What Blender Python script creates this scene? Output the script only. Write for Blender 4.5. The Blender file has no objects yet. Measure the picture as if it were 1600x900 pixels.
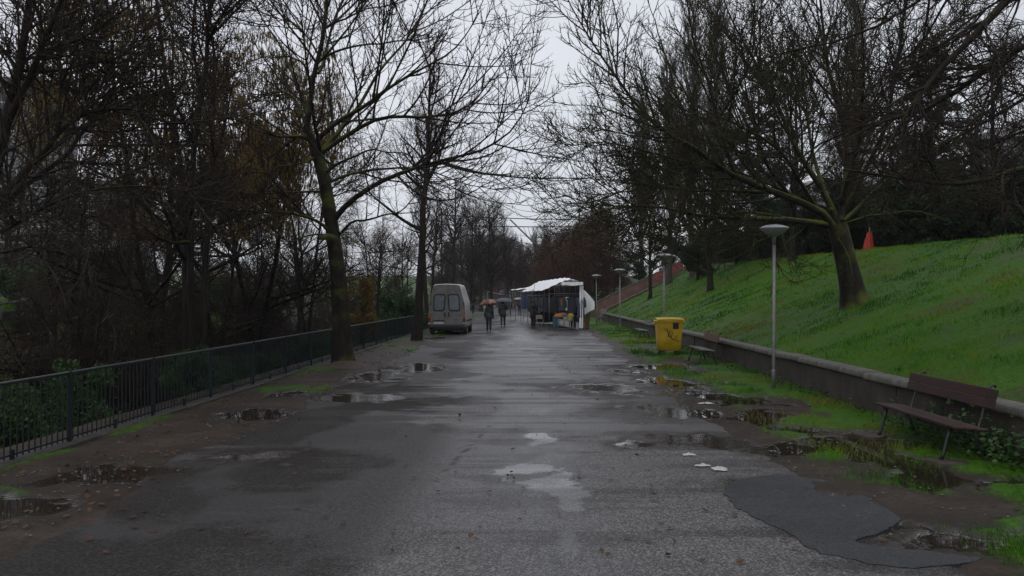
import bpy, bmesh, math, random
import numpy as np
from mathutils import Vector, Matrix

random.seed(7)
RNG = np.random.default_rng(7)
scene = bpy.context.scene
COL = scene.collection
rad = math.radians

# ------------------------------------------------------------------ camera
CAM_H = 2.0
HAZE = 0.00030
FPX = 1333.0                       # focal length in pixels of the 1600 px wide photograph
cam_d = bpy.data.cameras.new('camera')
cam_d.sensor_width = 36.0
cam_d.lens = 36.0 * FPX / 1600.0
cam_d.shift_x = -30.0 / 1600.0
cam_d.shift_y = 13.0 / 1600.0
cam_d.clip_start = 0.05
cam_d.clip_end = 6000
cam = bpy.data.objects.new('camera', cam_d)
cam.location = (0, 0, CAM_H)
cam.rotation_euler = (math.pi / 2, 0, 0)
COL.objects.link(cam)
scene.camera = cam

# ------------------------------------------------------------------ world: overcast sky
world = bpy.data.worlds.new('World')
scene.world = world
world.use_nodes = True
nt = world.node_tree
nt.nodes.clear()
SUN_EL, SUN_AZ = 52.0, 200.0
w_out = nt.nodes.new('ShaderNodeOutputWorld')
w_sky = nt.nodes.new('ShaderNodeTexSky')
w_sky.sky_type = 'NISHITA'
w_sky.sun_disc = False
w_sky.sun_elevation = rad(SUN_EL)
w_sky.sun_rotation = rad(SUN_AZ)
w_bg1 = nt.nodes.new('ShaderNodeBackground')
w_bg1.inputs['Strength'].default_value = 0.10
w_bg2 = nt.nodes.new('ShaderNodeBackground')      # the closed cloud layer
w_bg2.inputs['Strength'].default_value = 1.0
w_tc = nt.nodes.new('ShaderNodeTexCoord')
w_map = nt.nodes.new('ShaderNodeMapping')
w_map.inputs['Scale'].default_value = (1, 1, 2.5)
w_noise = nt.nodes.new('ShaderNodeTexNoise')
w_noise.inputs['Scale'].default_value = 2.2
w_noise.inputs['Detail'].default_value = 5
w_ramp = nt.nodes.new('ShaderNodeValToRGB')
w_ramp.color_ramp.elements[0].position = 0.3
w_ramp.color_ramp.elements[0].color = (0.585, 0.600, 0.650, 1)
w_ramp.color_ramp.elements[1].position = 0.75
w_ramp.color_ramp.elements[1].color = (0.735, 0.750, 0.800, 1)
w_mix = nt.nodes.new('ShaderNodeMixShader')
w_mix.inputs[0].default_value = 0.92
nt.links.new(w_sky.outputs[0], w_bg1.inputs[0])
nt.links.new(w_tc.outputs['Generated'], w_map.inputs[0])
nt.links.new(w_map.outputs[0], w_noise.inputs[0])
nt.links.new(w_noise.outputs[0], w_ramp.inputs[0])
nt.links.new(w_ramp.outputs[0], w_bg2.inputs[0])
nt.links.new(w_bg1.outputs[0], w_mix.inputs[1])
nt.links.new(w_bg2.outputs[0], w_mix.inputs[2])
nt.links.new(w_mix.outputs[0], w_out.inputs[0])

sun_d = bpy.data.lights.new('sun', 'SUN')
sun_d.energy = 0.5
sun_d.angle = rad(40)
sun_d.color = (1.0, 0.97, 0.93)
sun = bpy.data.objects.new('sun', sun_d)
sun.rotation_euler = (rad(90 - SUN_EL), 0, rad(180 - SUN_AZ))
sun.location = (0, 0, 60)
COL.objects.link(sun)

scene.view_settings.view_transform = 'Standard'
scene.view_settings.look = 'None'
scene.view_settings.gamma = 1
scene.view_settings.exposure = 0.25
scene.view_settings.use_curve_mapping = False
scene.render.engine = 'CYCLES'
scene.cycles.max_bounces = 6
scene.cycles.diffuse_bounces = 2
scene.cycles.glossy_bounces = 2
scene.cycles.transmission_bounces = 4
scene.cycles.volume_bounces = 0
scene.cycles.transparent_max_bounces = 6
scene.cycles.use_denoising = True
try:
    scene.cycles.denoiser = 'OPENIMAGEDENOISE'
    scene.cycles.denoising_input_passes = 'RGB_ALBEDO_NORMAL'
    scene.cycles.denoising_prefilter = 'NONE'
except Exception:
    pass
scene.cycles.use_adaptive_sampling = False
scene.cycles.sample_clamp_indirect = 3.0
try:
    scene.cycles.use_fast_gi = False
except Exception:
    pass

# ================================================================== helpers
def PX(x, y, d):
    """a point seen at pixel x, y of the photograph, d metres up the road"""
    return ((x - 830.0) * d / FPX, d, CAM_H - (y - 463.0) * d / FPX)

def tag(o, label=None, cat=None, group=None, kind=None):
    if label: o['label'] = label
    if cat: o['category'] = cat
    if group: o['group'] = group
    if kind: o['kind'] = kind
    return o

def empty(name, loc=(0, 0, 0), rz=0.0, label=None, cat=None, group=None):
    o = bpy.data.objects.new(name, None)
    o.empty_display_size = 0.2
    o.location = loc
    o.rotation_euler = (0, 0, rz)
    COL.objects.link(o)
    return tag(o, label, cat, group)

def link(name, me, parent=None, loc=None, rot=None):
    o = bpy.data.objects.new(name, me)
    COL.objects.link(o)
    if parent: o.parent = parent
    if loc is not None: o.location = loc
    if rot is not None: o.rotation_euler = rot
    return o

def copy_tree(o, parent=None):
    c = o.copy()
    COL.objects.link(c)
    c.parent = parent
    for ch in o.children:
        copy_tree(ch, c)
    return c

def fast_mesh(name, verts, quads=None, tris=None, mat=None, smooth=False, attrs=None):
    verts = np.asarray(verts, dtype=np.float32).reshape(-1, 3)
    me = bpy.data.meshes.new(name)
    nq = 0 if quads is None else len(quads)
    ntr = 0 if tris is None else len(tris)
    me.vertices.add(len(verts))
    me.vertices.foreach_set('co', verts.ravel())
    me.loops.add(nq * 4 + ntr * 3)
    parts = []
    if nq: parts.append(np.asarray(quads, dtype=np.int32).ravel())
    if ntr: parts.append(np.asarray(tris, dtype=np.int32).ravel())
    me.loops.foreach_set('vertex_index', np.concatenate(parts))
    me.polygons.add(nq + ntr)
    starts = np.concatenate([np.arange(nq) * 4, nq * 4 + np.arange(ntr) * 3]).astype(np.int32)
    me.polygons.foreach_set('loop_start', starts)
    if smooth:
        me.polygons.foreach_set('use_smooth', np.ones(nq + ntr, dtype=bool))
    me.update(calc_edges=True)
    if attrs:
        for k, v in attrs.items():
            a = me.attributes.new(k, 'FLOAT', 'POINT')
            a.data.foreach_set('value', np.asarray(v, dtype=np.float32))
    if mat: me.materials.append(mat)
    return me

class MB:
    """collects simple shapes and links them as one mesh"""
    def __init__(self):
        self.v, self.f, self.sm = [], [], []
    def add(self, verts, faces, smooth=False):
        n = len(self.v)
        self.v += [tuple(p) for p in verts]
        self.f += [tuple(i + n for i in f) for f in faces]
        self.sm += [smooth] * len(faces)
        return self
    def box(self, c, s, rz=0.0, rx=0.0, ry=0.0, bev=0.0):
        hx, hy, hz = s[0] / 2, s[1] / 2, s[2] / 2
        M = Matrix.Translation(c) @ Matrix.Rotation(rz, 4, 'Z') @ Matrix.Rotation(ry, 4, 'Y') @ Matrix.Rotation(rx, 4, 'X')
        if bev > 0:
            b = min(bev, hx * .9, hy * .9, hz * .9)
            vs, idx = [], {}
            for sx in (-1, 1):
                for sy in (-1, 1):
                    for sz in (-1, 1):
                        for a in range(3):
                            p = [sx * (hx - b), sy * (hy - b), sz * (hz - b)]
                            p[a] = (sx * hx, sy * hy, sz * hz)[a]
                            idx[(sx, sy, sz, a)] = len(vs)
                            vs.append(p)
            fs = []
            for a in range(3):
                for s_ in (-1, 1):
                    q = []
                    for (u, w) in ((-1, -1), (1, -1), (1, 1), (-1, 1)):
                        k = [0, 0, 0]
                        k[a] = s_; k[(a + 1) % 3] = u; k[(a + 2) % 3] = w
                        q.append(idx[(k[0], k[1], k[2], a)])
                    fs.append(q if s_ > 0 else q[::-1])
            for a in range(3):
                b1, b2 = (a + 1) % 3, (a + 2) % 3
                for s1 in (-1, 1):
                    for s2 in (-1, 1):
                        ka = [0, 0, 0]; kb = [0, 0, 0]
                        ka[a] = -1; ka[b1] = s1; ka[b2] = s2
                        kb[a] = 1; kb[b1] = s1; kb[b2] = s2
                        q = [idx[(*ka, b1)], idx[(*kb, b1)], idx[(*kb, b2)], idx[(*ka, b2)]]
                        fs.append(q if s1 * s2 < 0 else q[::-1])
            for sx in (-1, 1):
                for sy in (-1, 1):
                    for sz in (-1, 1):
                        q = [idx[(sx, sy, sz, a)] for a in range(3)]
                        fs.append(q if sx * sy * sz > 0 else q[::-1])
        else:
            vs = [(x, y, z) for x in (-hx, hx) for y in (-hy, hy) for z in (-hz, hz)]
            fs = [(0, 1, 3, 2), (4, 6, 7, 5), (0, 4, 5, 1), (2, 3, 7, 6), (0, 2, 6, 4), (1, 5, 7, 3)]
        return self.add([M @ Vector(p) for p in vs], fs)
    def tube(self, pts, r, n=8, caps=True):
        pts = [Vector(p) for p in pts]
        rs = r if isinstance(r, (list, tuple)) else [r] * len(pts)
        vs, fs = [], []
        U = None
        for i, p in enumerate(pts):
            t = (pts[min(i + 1, len(pts) - 1)] - pts[max(i - 1, 0)]).normalized()
            if U is None:
                ref = Vector((0, 0, 1)) if abs(t.z) < .9 else Vector((1, 0, 0))
                U = t.cross(ref).normalized()
            else:
                U = (U - t * U.dot(t)).normalized()
            V = t.cross(U)
            for k in range(n):
                a = 2 * math.pi * k / n
                vs.append(p + (U * math.cos(a) + V * math.sin(a)) * rs[i])
        for i in range(len(pts) - 1):
            for k in range(n):
                k2 = (k + 1) % n
                fs.append((i * n + k, i * n + k2, (i + 1) * n + k2, (i + 1) * n + k))
        if caps:
            fs.append(tuple(range(n))[::-1])
            fs.append(tuple((len(pts) - 1) * n + k for k in range(n)))
        return self.add(vs, fs, True)
    def lathe(self, prof, c=(0, 0, 0), n=24, axis='Z', sx=1.0, sy=1.0):
        vs, fs = [], []
        for (r, z) in prof:
            for k in range(n):
                a = 2 * math.pi * k / n
                p = (r * math.cos(a) * sx, r * math.sin(a) * sy, z)
                if axis == 'X': p = (p[2], p[0], p[1])
                if axis == 'Y': p = (p[0], p[2], p[1])
                vs.append((p[0] + c[0], p[1] + c[1], p[2] + c[2]))
        for i in range(len(prof) - 1):
            for k in range(n):
                k2 = (k + 1) % n
                fs.append((i * n + k, i * n + k2, (i + 1) * n + k2, (i + 1) * n + k))
        return self.add(vs, fs, True)
    def grid(self, P, closed=False):
        """P[i][j] points"""
        ni, nj = len(P), len(P[0])
        vs = [p for row in P for p in row]
        fs = []
        for i in range(ni - 1):
            for j in range(nj - (0 if closed else 1)):
                j2 = (j + 1) % nj
                fs.append((i * nj + j, i * nj + j2, (i + 1) * nj + j2, (i + 1) * nj + j))
        return self.add(vs, fs, True)
    def prism(self, poly, y0, y1, axis='Y'):
        """extrude a 2D polygon (x, z) along y"""
        n = len(poly)
        vs = []
        for yy in (y0, y1):
            for (a, b) in poly:
                vs.append({'Y': (a, yy, b), 'X': (yy, a, b), 'Z': (a, b, yy)}[axis])
        fs = [tuple(range(n))[::-1], tuple(n + k for k in range(n))]
        for k in range(n):
            k2 = (k + 1) % n
            fs.append((k, k2, n + k2, n + k))
        return self.add(vs, fs)
    def mesh(self, name, mat=None):
        me = bpy.data.meshes.new(name)
        me.from_pydata(self.v, [], self.f)
        me.polygons.foreach_set('use_smooth', self.sm)
        me.update()
        if mat: me.materials.append(mat)
        return me
    def build(self, name, mat=None, parent=None, loc=None, solid=0.0):
        o = link(name, self.mesh(name, mat), parent, loc)
        if solid:
            m = o.modifiers.new('thickness', 'SOLIDIFY')
            m.thickness = solid
            m.offset = 0
        return o

# --- numpy noise
def _hash(ix, iy, seed):
    h = (ix.astype(np.int64) * 374761393 + iy.astype(np.int64) * 668265263 + seed * 1442695041) & 0x7fffffff
    h = ((h ^ (h >> 13)) * 1274126177) & 0x7fffffff
    h = (h ^ (h >> 16)) & 0xffff
    return h / 65535.0

def vnoise(x, y, seed=0):
    x = np.asarray(x, float); y = np.asarray(y, float)
    ix = np.floor(x); iy = np.floor(y)
    fx = x - ix; fy = y - iy
    fx = fx * fx * (3 - 2 * fx); fy = fy * fy * (3 - 2 * fy)
    a = _hash(ix, iy, seed); b = _hash(ix + 1, iy, seed)
    c = _hash(ix, iy + 1, seed); d = _hash(ix + 1, iy + 1, seed)
    return a + (b - a) * fx + (c - a) * fy + (a - b - c + d) * fx * fy

def fbm(x, y, seed=0, oct=4):
    s = 0; a = 0.5; t = 0
    for k in range(oct):
        s = s + a * vnoise(x * 2 ** k + 17.3 * k, y * 2 ** k - 9.1 * k, seed + k)
        t += a; a *= .5
    return s / t

def sstep(a, b, x):
    t = np.clip((x - a) / (b - a), 0, 1)
    return t * t * (3 - 2 * t)

# ================================================================== materials
MATS = {}
def new_mat(name):
    m = bpy.data.materials.new(name)
    m.use_nodes = True
    b = m.node_tree.nodes['Principled BSDF']
    MATS[name] = m
    return m, m.node_tree, b

def N(nt, kind, **kw):
    n = nt.nodes.new(kind)
    for k, v in kw.items():
        if k in n.inputs: n.inputs[k].default_value = v
        else: setattr(n, k, v)
    return n

def ramp(nt, fac, stops):
    r = nt.nodes.new('ShaderNodeValToRGB')
    el = r.color_ramp.elements
    while len(el) < len(stops): el.new(0.5)
    for e, (p, c) in zip(el, stops):
        e.position = p
        e.color = (c[0], c[1], c[2], 1) if not isinstance(c, (int, float)) else (c, c, c, 1)
    nt.links.new(fac, r.inputs[0])
    return r.outputs[0]

def mixc(nt, fac, a, b, mode='MIX'):
    m = nt.nodes.new('ShaderNodeMix')
    m.data_type = 'RGBA'
    m.blend_type = mode
    for sock, v in ((m.inputs[0], fac), (m.inputs[6], a), (m.inputs[7], b)):
        if hasattr(v, 'is_output'): nt.links.new(v, sock)
        elif isinstance(v, (int, float)): sock.default_value = v
        else: sock.default_value = (v[0], v[1], v[2], 1)
    return m.outputs[2]

def math_n(nt, op, a, b=None, clamp=False):
    m = nt.nodes.new('ShaderNodeMath')
    m.operation = op
    m.use_clamp = clamp
    for s, v in zip(m.inputs, (a, b)):
        if v is None: continue
        if hasattr(v, 'is_output'): nt.links.new(v, s)
        else: s.default_value = v
    return m.outputs[0]

def coords(nt, kind='Object', scale=(1, 1, 1)):
    tc = nt.nodes.new('ShaderNodeTexCoord')
    mp = nt.nodes.new('ShaderNodeMapping')
    mp.inputs['Scale'].default_value = scale
    nt.links.new(tc.outputs[kind], mp.inputs[0])
    return mp.outputs[0]

def noise(nt, vec, scale, detail=4, rough=.6):
    n = N(nt, 'ShaderNodeTexNoise', Scale=scale, Detail=detail, Roughness=rough)
    if vec is not None: nt.links.new(vec, n.inputs['Vector'])
    return n.outputs[0]

def bump(nt, bsdf, height, strength=.3, dist=.02):
    b = N(nt, 'ShaderNodeBump', Strength=strength, Distance=dist)
    nt.links.new(height, b.inputs['Height'])
    nt.links.new(b.outputs[0], bsdf.inputs['Normal'])
    return b

def attr(nt, name):
    a = nt.nodes.new('ShaderNodeAttribute')
    a.attribute_name = name
    return a.outputs['Fac']

def simple(name, col, rough=.6, var=.25, scale=6.0, metal=0.0, bmp=0.0, col2=None, spec=None):
    m, nt, b = new_mat(name)
    v = coords(nt)
    n1 = noise(nt, v, scale, 5)
    c2 = col2 or tuple(c * (1 - var) for c in col)
    c1 = col if col2 else tuple(min(1, c * (1 + var * .6)) for c in col)
    nt.links.new(ramp(nt, n1, [(.3, c2), (.7, c1)]), b.inputs['Base Color'])
    nt.links.new(math_n(nt, 'MULTIPLY_ADD', n1, .25), b.inputs['Roughness'])
    mm = b.inputs['Roughness'].links[0].from_node
    mm.inputs[2].default_value = max(0, rough - .12)
    b.inputs['Metallic'].default_value = metal
    if spec is not None: b.inputs['Specular IOR Level'].default_value = spec
    if bmp: bump(nt, b, noise(nt, v, scale * 6, 4), bmp, .01)
    return m

def bark_mat(name, dark, light, moss=(0.045, 0.055, 0.010), moss_amt=.0, scale=7.0):
    m, nt, b = new_mat(name)
    v = coords(nt, 'Object', (1, 1, .28))
    n1 = noise(nt, v, scale, 6, .65)
    col = ramp(nt, n1, [(.32, dark), (.68, light)])
    if moss_amt > 0:
        g = nt.nodes.new('ShaderNodeNewGeometry')
        sep = nt.nodes.new('ShaderNodeSeparateXYZ')
        nt.links.new(g.outputs['Normal'], sep.inputs[0])
        n2 = noise(nt, coords(nt), 1.6, 4)
        f = math_n(nt, 'MULTIPLY_ADD', sep.outputs[2], .35)
        f.node.inputs[2].default_value = 0.0
        f2 = math_n(nt, 'ADD', f, n2)
        fac = ramp(nt, f2, [(.76 - .25 * moss_amt, 0.0), (.98 - .25 * moss_amt, 1.0)])
        col = mixc(nt, fac, col, moss)
    nt.links.new(col, b.inputs['Base Color'])
    b.inputs['Roughness'].default_value = .62
    b.inputs['Specular IOR Level'].default_value = .12
    bump(nt, b, n1, .9, .03)
    return m

M_BARK = bark_mat('bark_dark', (.007, .006, .005), (.028, .022, .017), moss_amt=.25)
M_BARK_MOSS = bark_mat('bark_mossy', moss=(.075, .088, .012), dark=(.007, .0055, .004), light=(.026, .021, .015), moss_amt=.92)
M_TWIG = bark_mat('twig_brown', (.014, .0105, .008), (.044, .033, .025), scale=3)
M_TWIG_GREEN = bark_mat('twig_olive', (.016, .014, .008), (.046, .041, .024), moss=(.055, .06, .015), moss_amt=.35, scale=3)
M_TWIG_GREY = bark_mat('twig_grey', (.045, .040, .036), (.11, .10, .09), scale=3)
M_TWIG_RED = bark_mat('twig_russet', (.035, .018, .013), (.085, .042, .030), scale=3)
M_BARK_GREY = bark_mat('bark_grey', (.035, .032, .028), (.10, .09, .08), moss_amt=.2)

def leaf_mat(name, c1, c2, rough=.5, trans=.25):
    m, nt, b = new_mat(name)
    v = coords(nt)
    n1 = noise(nt, v, 1.3, 3)
    n2 = noise(nt, v, 23.0, 2)
    f = math_n(nt, 'MULTIPLY_ADD', n1, .55)
    nt.links.new(math_n(nt, 'MULTIPLY', n2, .45), f.node.inputs[2])
    col = ramp(nt, f, [(.32, c1), (.66, c2)])
    nt.links.new(col, b.inputs['Base Color'])
    b.inputs['Roughness'].default_value = rough
    b.inputs['Specular IOR Level'].default_value = .2
    tr = nt.nodes.new('ShaderNodeBsdfTranslucent')
    nt.links.new(col, tr.inputs[0])
    mx = nt.nodes.new('ShaderNodeMixShader')
    mx.inputs[0].default_value = trans
    out = nt.nodes['Material Output']
    nt.links.new(b.outputs[0], mx.inputs[1])
    nt.links.new(tr.outputs[0], mx.inputs[2])
    nt.links.new(mx.outputs[0], out.inputs[0])
    return m

M_CATKIN = leaf_mat('catkin', (.20, .14, .040), (.38, .27, .085), trans=.5)
M_LEAF_RED = leaf_mat('leaf_russet', (.050, .022, .014), (.115, .050, .030))
M_LEAF_BROWN = leaf_mat('leaf_brown', (.050, .026, .013), (.13, .070, .034))
M_LEAF_DARK = leaf_mat('leaf_evergreen', (.012, .022, .010), (.035, .055, .020))
M_LEAF_GREEN = leaf_mat('leaf_ivy', (.018, .042, .012), (.050, .105, .030))
M_LEAF_OCHRE = leaf_mat('leaf_ochre', (.10, .065, .012), (.20, .13, .025))
M_NEEDLE = leaf_mat('needle_blue_green', (.012, .024, .018), (.030, .052, .040))

# grass blades: tint attribute carries the lush / yellowish mix of the turf
def grass_mat():
    m, nt, b = new_mat('grass_blade')
    v = coords(nt)
    t = attr(nt, 'tint')
    col = ramp(nt, t, [(0.0, (.022, .080, .005)), (.42, (.070, .210, .008)), (.78, (.140, .265, .012)), (1.0, (.17, .150, .030))])
    nt.links.new(col, b.inputs['Base Color'])
    b.inputs['Roughness'].default_value = .5
    b.inputs['Specular IOR Level'].default_value = .10
    tr = nt.nodes.new('ShaderNodeBsdfTranslucent')
    nt.links.new(col, tr.inputs[0])
    mx = nt.nodes.new('ShaderNodeMixShader')
    mx.inputs[0].default_value = .3
    nt.links.new(b.outputs[0], mx.inputs[1]); nt.links.new(tr.outputs[0], mx.inputs[2])
    nt.links.new(mx.outputs[0], nt.nodes['Material Output'].inputs[0])
    return m
M_GRASS = grass_mat()

def ground_mat():
    m, nt, b = new_mat('muddy_ground')
    v = coords(nt)
    g = attr(nt, 'grass'); w = attr(nt, 'wet')
    n1 = noise(nt, v, 1.1, 6); n2 = noise(nt, v, 14, 5); n3 = noise(nt, v, 70, 3)
    mud = ramp(nt, n1, [(.3, (.018, .011, .007)), (.5, (.044, .028, .018)), (.72, (.105, .080, .060))])
    mud = mixc(nt, .55, mud, ramp(nt, n2, [(.3, (.012, .009, .007)), (.7, (.066, .053, .043))]))
    grs = ramp(nt, n2, [(.3, (.016, .050, .003)), (.55, (.044, .120, .006)), (.75, (.078, .150, .011))])
    mud = mixc(nt, math_n(nt, 'MULTIPLY', attr(nt, 'damp'), .7), mud, (.022, .016, .012))
    col = mixc(nt, g, mud, grs)
    col = mixc(nt, w, col, (.024, .018, .013))
    nt.links.new(col, b.inputs['Base Color'])
    r = math_n(nt, 'MULTIPLY_ADD', n2, .3); r.node.inputs[2].default_value = .38
    rr = mixc(nt, w, r, (.03, .03, .03))
    nt.links.new(rr, b.inputs['Roughness'])
    sp = mixc(nt, w, mixc(nt, g, (.16, .16, .16), (.08, .08, .08)), (.5, .5, .5))
    nt.links.new(sp, b.inputs['Specular IOR Level'])
    h = math_n(nt, 'ADD', n2, math_n(nt, 'MULTIPLY', n3, .5))
    h = math_n(nt, 'MULTIPLY', h, math_n(nt, 'SUBTRACT', 1.0, w))
    bump(nt, b, h, .8, .03)
    return m
M_GROUND = ground_mat()

def road_mat():
    m, nt, b = new_mat('wet_asphalt')
    v = coords(nt)
    w = attr(nt, 'wet'); d = attr(nt, 'dirt_shade'); film = attr(nt, 'film')
    n1 = noise(nt, v, .8, 6)
    vor = N(nt, 'ShaderNodeTexVoronoi', Scale=62.0)
    nt.links.new(v, vor.inputs['Vector'])
    agg = ramp(nt, vor.outputs['Color'], [(.18, (.016, .0155, .016)), (.5, (.076, .073, .074)), (.86, (.34, .325, .32))])
    nf = noise(nt, v, 240, 2)
    agg = mixc(nt, .35, agg, ramp(nt, nf, [(.35, (.02, .02, .021)), (.65, (.15, .145, .142))]))
    base = mixc(nt, .28, agg, ramp(nt, n1, [(.3, (.062, .060, .062)), (.7, (.125, .121, .124))]))
    base = mixc(nt, d, base, mixc(nt, .78, base, (.020, .017, .015)))  # grime and painted-in shade both darken the colour here
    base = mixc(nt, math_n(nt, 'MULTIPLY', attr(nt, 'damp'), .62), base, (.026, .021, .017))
    base = mixc(nt, math_n(nt, 'MULTIPLY', film, .45), base, (.040, .040, .044))
    base = mixc(nt, math_n(nt, 'MULTIPLY', w, .88), base, (.034, .026, .020))
    nt.links.new(base, b.inputs['Base Color'])
    r = math_n(nt, 'MULTIPLY_ADD', n1, .15); r.node.inputs[2].default_value = .40
    r = math_n(nt, 'SUBTRACT', r, math_n(nt, 'MULTIPLY', film, .26))
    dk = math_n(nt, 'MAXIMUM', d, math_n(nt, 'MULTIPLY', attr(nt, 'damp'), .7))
    r = math_n(nt, 'MULTIPLY_ADD', dk, .22); r.node.inputs[2].default_value = 0.0
    r0 = math_n(nt, 'MULTIPLY_ADD', n1, .15); r0.node.inputs[2].default_value = .38
    r = math_n(nt, 'ADD', r, math_n(nt, 'SUBTRACT', r0, math_n(nt, 'MULTIPLY', film, .28)))
    rr = mixc(nt, w, r, (.09, .09, .09))
    nt.links.new(rr, b.inputs['Roughness'])
    sp = mixc(nt, dk, (.36, .36, .36), (.05, .05, .05))
    sp = mixc(nt, math_n(nt, 'MAXIMUM', film, w), sp, (.5, .5, .5))
    nt.links.new(sp, b.inputs['Specular IOR Level'])
    hh = math_n(nt, 'ADD', vor.outputs['Distance'], math_n(nt, 'MULTIPLY', nf, .4))
    k = math_n(nt, 'SUBTRACT', 1.0, math_n(nt, 'MAXIMUM', w, math_n(nt, 'MULTIPLY', film, .96)))
    hh = math_n(nt, 'MULTIPLY', hh, k)
    rip = noise(nt, coords(nt, 'Object', (5, 9, 1)), 2.0, 2)
    hh = math_n(nt, 'ADD', hh, math_n(nt, 'MULTIPLY', rip, .12))
    bump(nt, b, hh, .75, .010)
    return m
M_ROAD = road_mat()

def patch_mat():
    m, nt, b = new_mat('fresh_asphalt')
    v = coords(nt)
    n1 = noise(nt, v, 1.6, 7, .7)
    vor = N(nt, 'ShaderNodeTexVoronoi', Scale=75.0)
    nt.links.new(v, vor.inputs['Vector'])
    agg = ramp(nt, vor.outputs['Color'], [(.2, (.006, .007, .008)), (.9, (.060, .062, .068))])
    nt.links.new(mixc(nt, .4, agg, ramp(nt, n1, [(.3, (.006, .007, .009)), (.7, (.030, .032, .037))])), b.inputs['Base Color'])
    r = math_n(nt, 'MULTIPLY_ADD', n1, .3); r.node.inputs[2].default_value = .32
    nt.links.new(r, b.inputs['Roughness'])
    bump(nt, b, vor.outputs['Distance'], .5, .005)
    return m
M_PATCH = patch_mat()

def water_mat():
    m, nt, b = new_mat('river_water')
    b.inputs['Base Color'].default_value = (.020, .022, .018, 1)
    b.inputs['Roughness'].default_value = .06
    bump(nt, b, noise(nt, coords(nt, 'Object', (1, .4, 1)), 3.0, 4), .25, .05)
    return m
M_WATER = water_mat()

M_CONC = simple('old_concrete', (.165, .155, .145), .75, .55, 5, bmp=.4)
M_CAP = simple('weathered_capstone', (.165, .152, .136), .7, .4, 3, bmp=.6, col2=(.036, .040, .026))
M_WALL = simple('stained_wall_slab', (.066, .051, .041), .8, .5, 2.6, bmp=.5, col2=(.018, .015, .012))
M_FENCE = simple('fence_paint', (.011, .017, .021), .45, .3, 9, spec=.25)
M_RAIL_TOP = simple('rail_top_sky_sheen', (.075, .08, .08), .4, .4, 9)  # paler than the bars: sky sheen on the wet rail put into the colour
M_STEEL = simple('galvanised_steel', (.16, .155, .16), .38, .3, 14, metal=.35)
M_DARKMETAL = simple('dark_iron', (.018, .020, .020), .42, .3, 12)
M_WOOD_BR = simple('bench_brown_wood', (.045, .018, .015), .5, .35, 5, col2=(.022, .010, .009), bmp=.25, spec=.3)
M_WOOD_OLD = simple('bench_worn_wood', (.15, .065, .026), .6, .5, 9, col2=(.05, .030, .022), bmp=.25)
M_WOOD_GREY = simple('bench_grey_wood', (.12, .11, .105), .6, .4, 8, bmp=.2)
M_YELLOW = simple('bin_yellow', (.68, .43, .012), .42, .15, 3, col2=(.46, .28, .012))
M_RUBBER = simple('black_rubber', (.014, .014, .015), .6, .3, 12)
M_BLACKPL = simple('black_plastic', (.022, .022, .024), .45, .3, 8)
M_VANWHITE = simple('van_white_paint', (.50, .49, .485), .35, .2, 2.5, col2=(.32, .31, .306))
M_VANDIRT = simple('van_dirty_white', (.165, .158, .155), .5, .3, 3.2, col2=(.09, .085, .083))
M_TARP = simple('white_tarpaulin', (.93, .935, .95), .5, .03, 2.0)
def translucent(m, amt):
    nt = m.node_tree; b = nt.nodes['Principled BSDF']
    tr = nt.nodes.new('ShaderNodeBsdfTranslucent')
    src = b.inputs['Base Color'].links[0].from_socket
    nt.links.new(src, tr.inputs[0])
    mx = nt.nodes.new('ShaderNodeMixShader'); mx.inputs[0].default_value = amt
    nt.links.new(b.outputs[0], mx.inputs[1]); nt.links.new(tr.outputs[0], mx.inputs[2])
    nt.links.new(mx.outputs[0], nt.nodes['Material Output'].inputs[0])
    return m
translucent(M_TARP, .12)
M_TARP_GREY = simple('grey_white_tarpaulin', (.55, .54, .52), .6, .25, 2.0)
M_BRICK = simple('brick_parapet', (.20, .105, .085), .8, .5, 2.2, col2=(.10, .055, .048), bmp=.4)
M_RED = simple('red_paint', (.45, .035, .02), .45, .2, 5)
M_ORANGE_NET = simple('orange_red_netting', (.42, .030, .012), .7, .4, 24, col2=(.22, .016, .008))
M_PAPER = simple('wet_paper', (.44, .44, .43), .6, .15, 30)
M_SKIN = simple('skin', (.42, .26, .19), .55, .1, 8)
M_HAIR = simple('dark_hair', (.018, .013, .010), .5, .3, 20)

def glass_mat(name, tint=(.8, .82, .85), rough=.08, trans=.85):
    m, nt, b = new_mat(name)
    v = coords(nt)
    n1 = noise(nt, v, 9, 4)
    nt.links.new(ramp(nt, n1, [(.3, tuple(c * .8 for c in tint)), (.7, tint)]), b.inputs['Base Color'])
    b.inputs['Roughness'].default_value = rough
    b.inputs['Transmission Weight'].default_value = trans
    b.inputs['IOR'].default_value = 1.45
    return m
M_LAMPGLASS = translucent(simple('lamp_bowl_plastic', (.30, .31, .29), .2, .15, 9), .35)
M_VANGLASS = simple('van_rear_glass', (.125, .14, .155), .12, .35, 4)
M_WINGLASS = simple('building_window_glass', (.05, .06, .075), .1, .3, 1)
M_LENS_RED = simple('tail_lamp_red', (.20, .012, .012), .2, .2, 8)
M_LENS_ORANGE = simple('tail_lamp_orange', (.34, .10, .02), .2, .2, 8)
M_PLATE = simple('number_plate', (.42, .41, .40), .4, .2, 10)
_cm = {}
def cloth(col, rough=.8):
    k = tuple(round(c, 3) for c in col)
    if k not in _cm:
        _cm[k] = simple('cloth_%02d' % len(_cm), col, rough, .3, 9, bmp=.15)
    return _cm[k]

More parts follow.
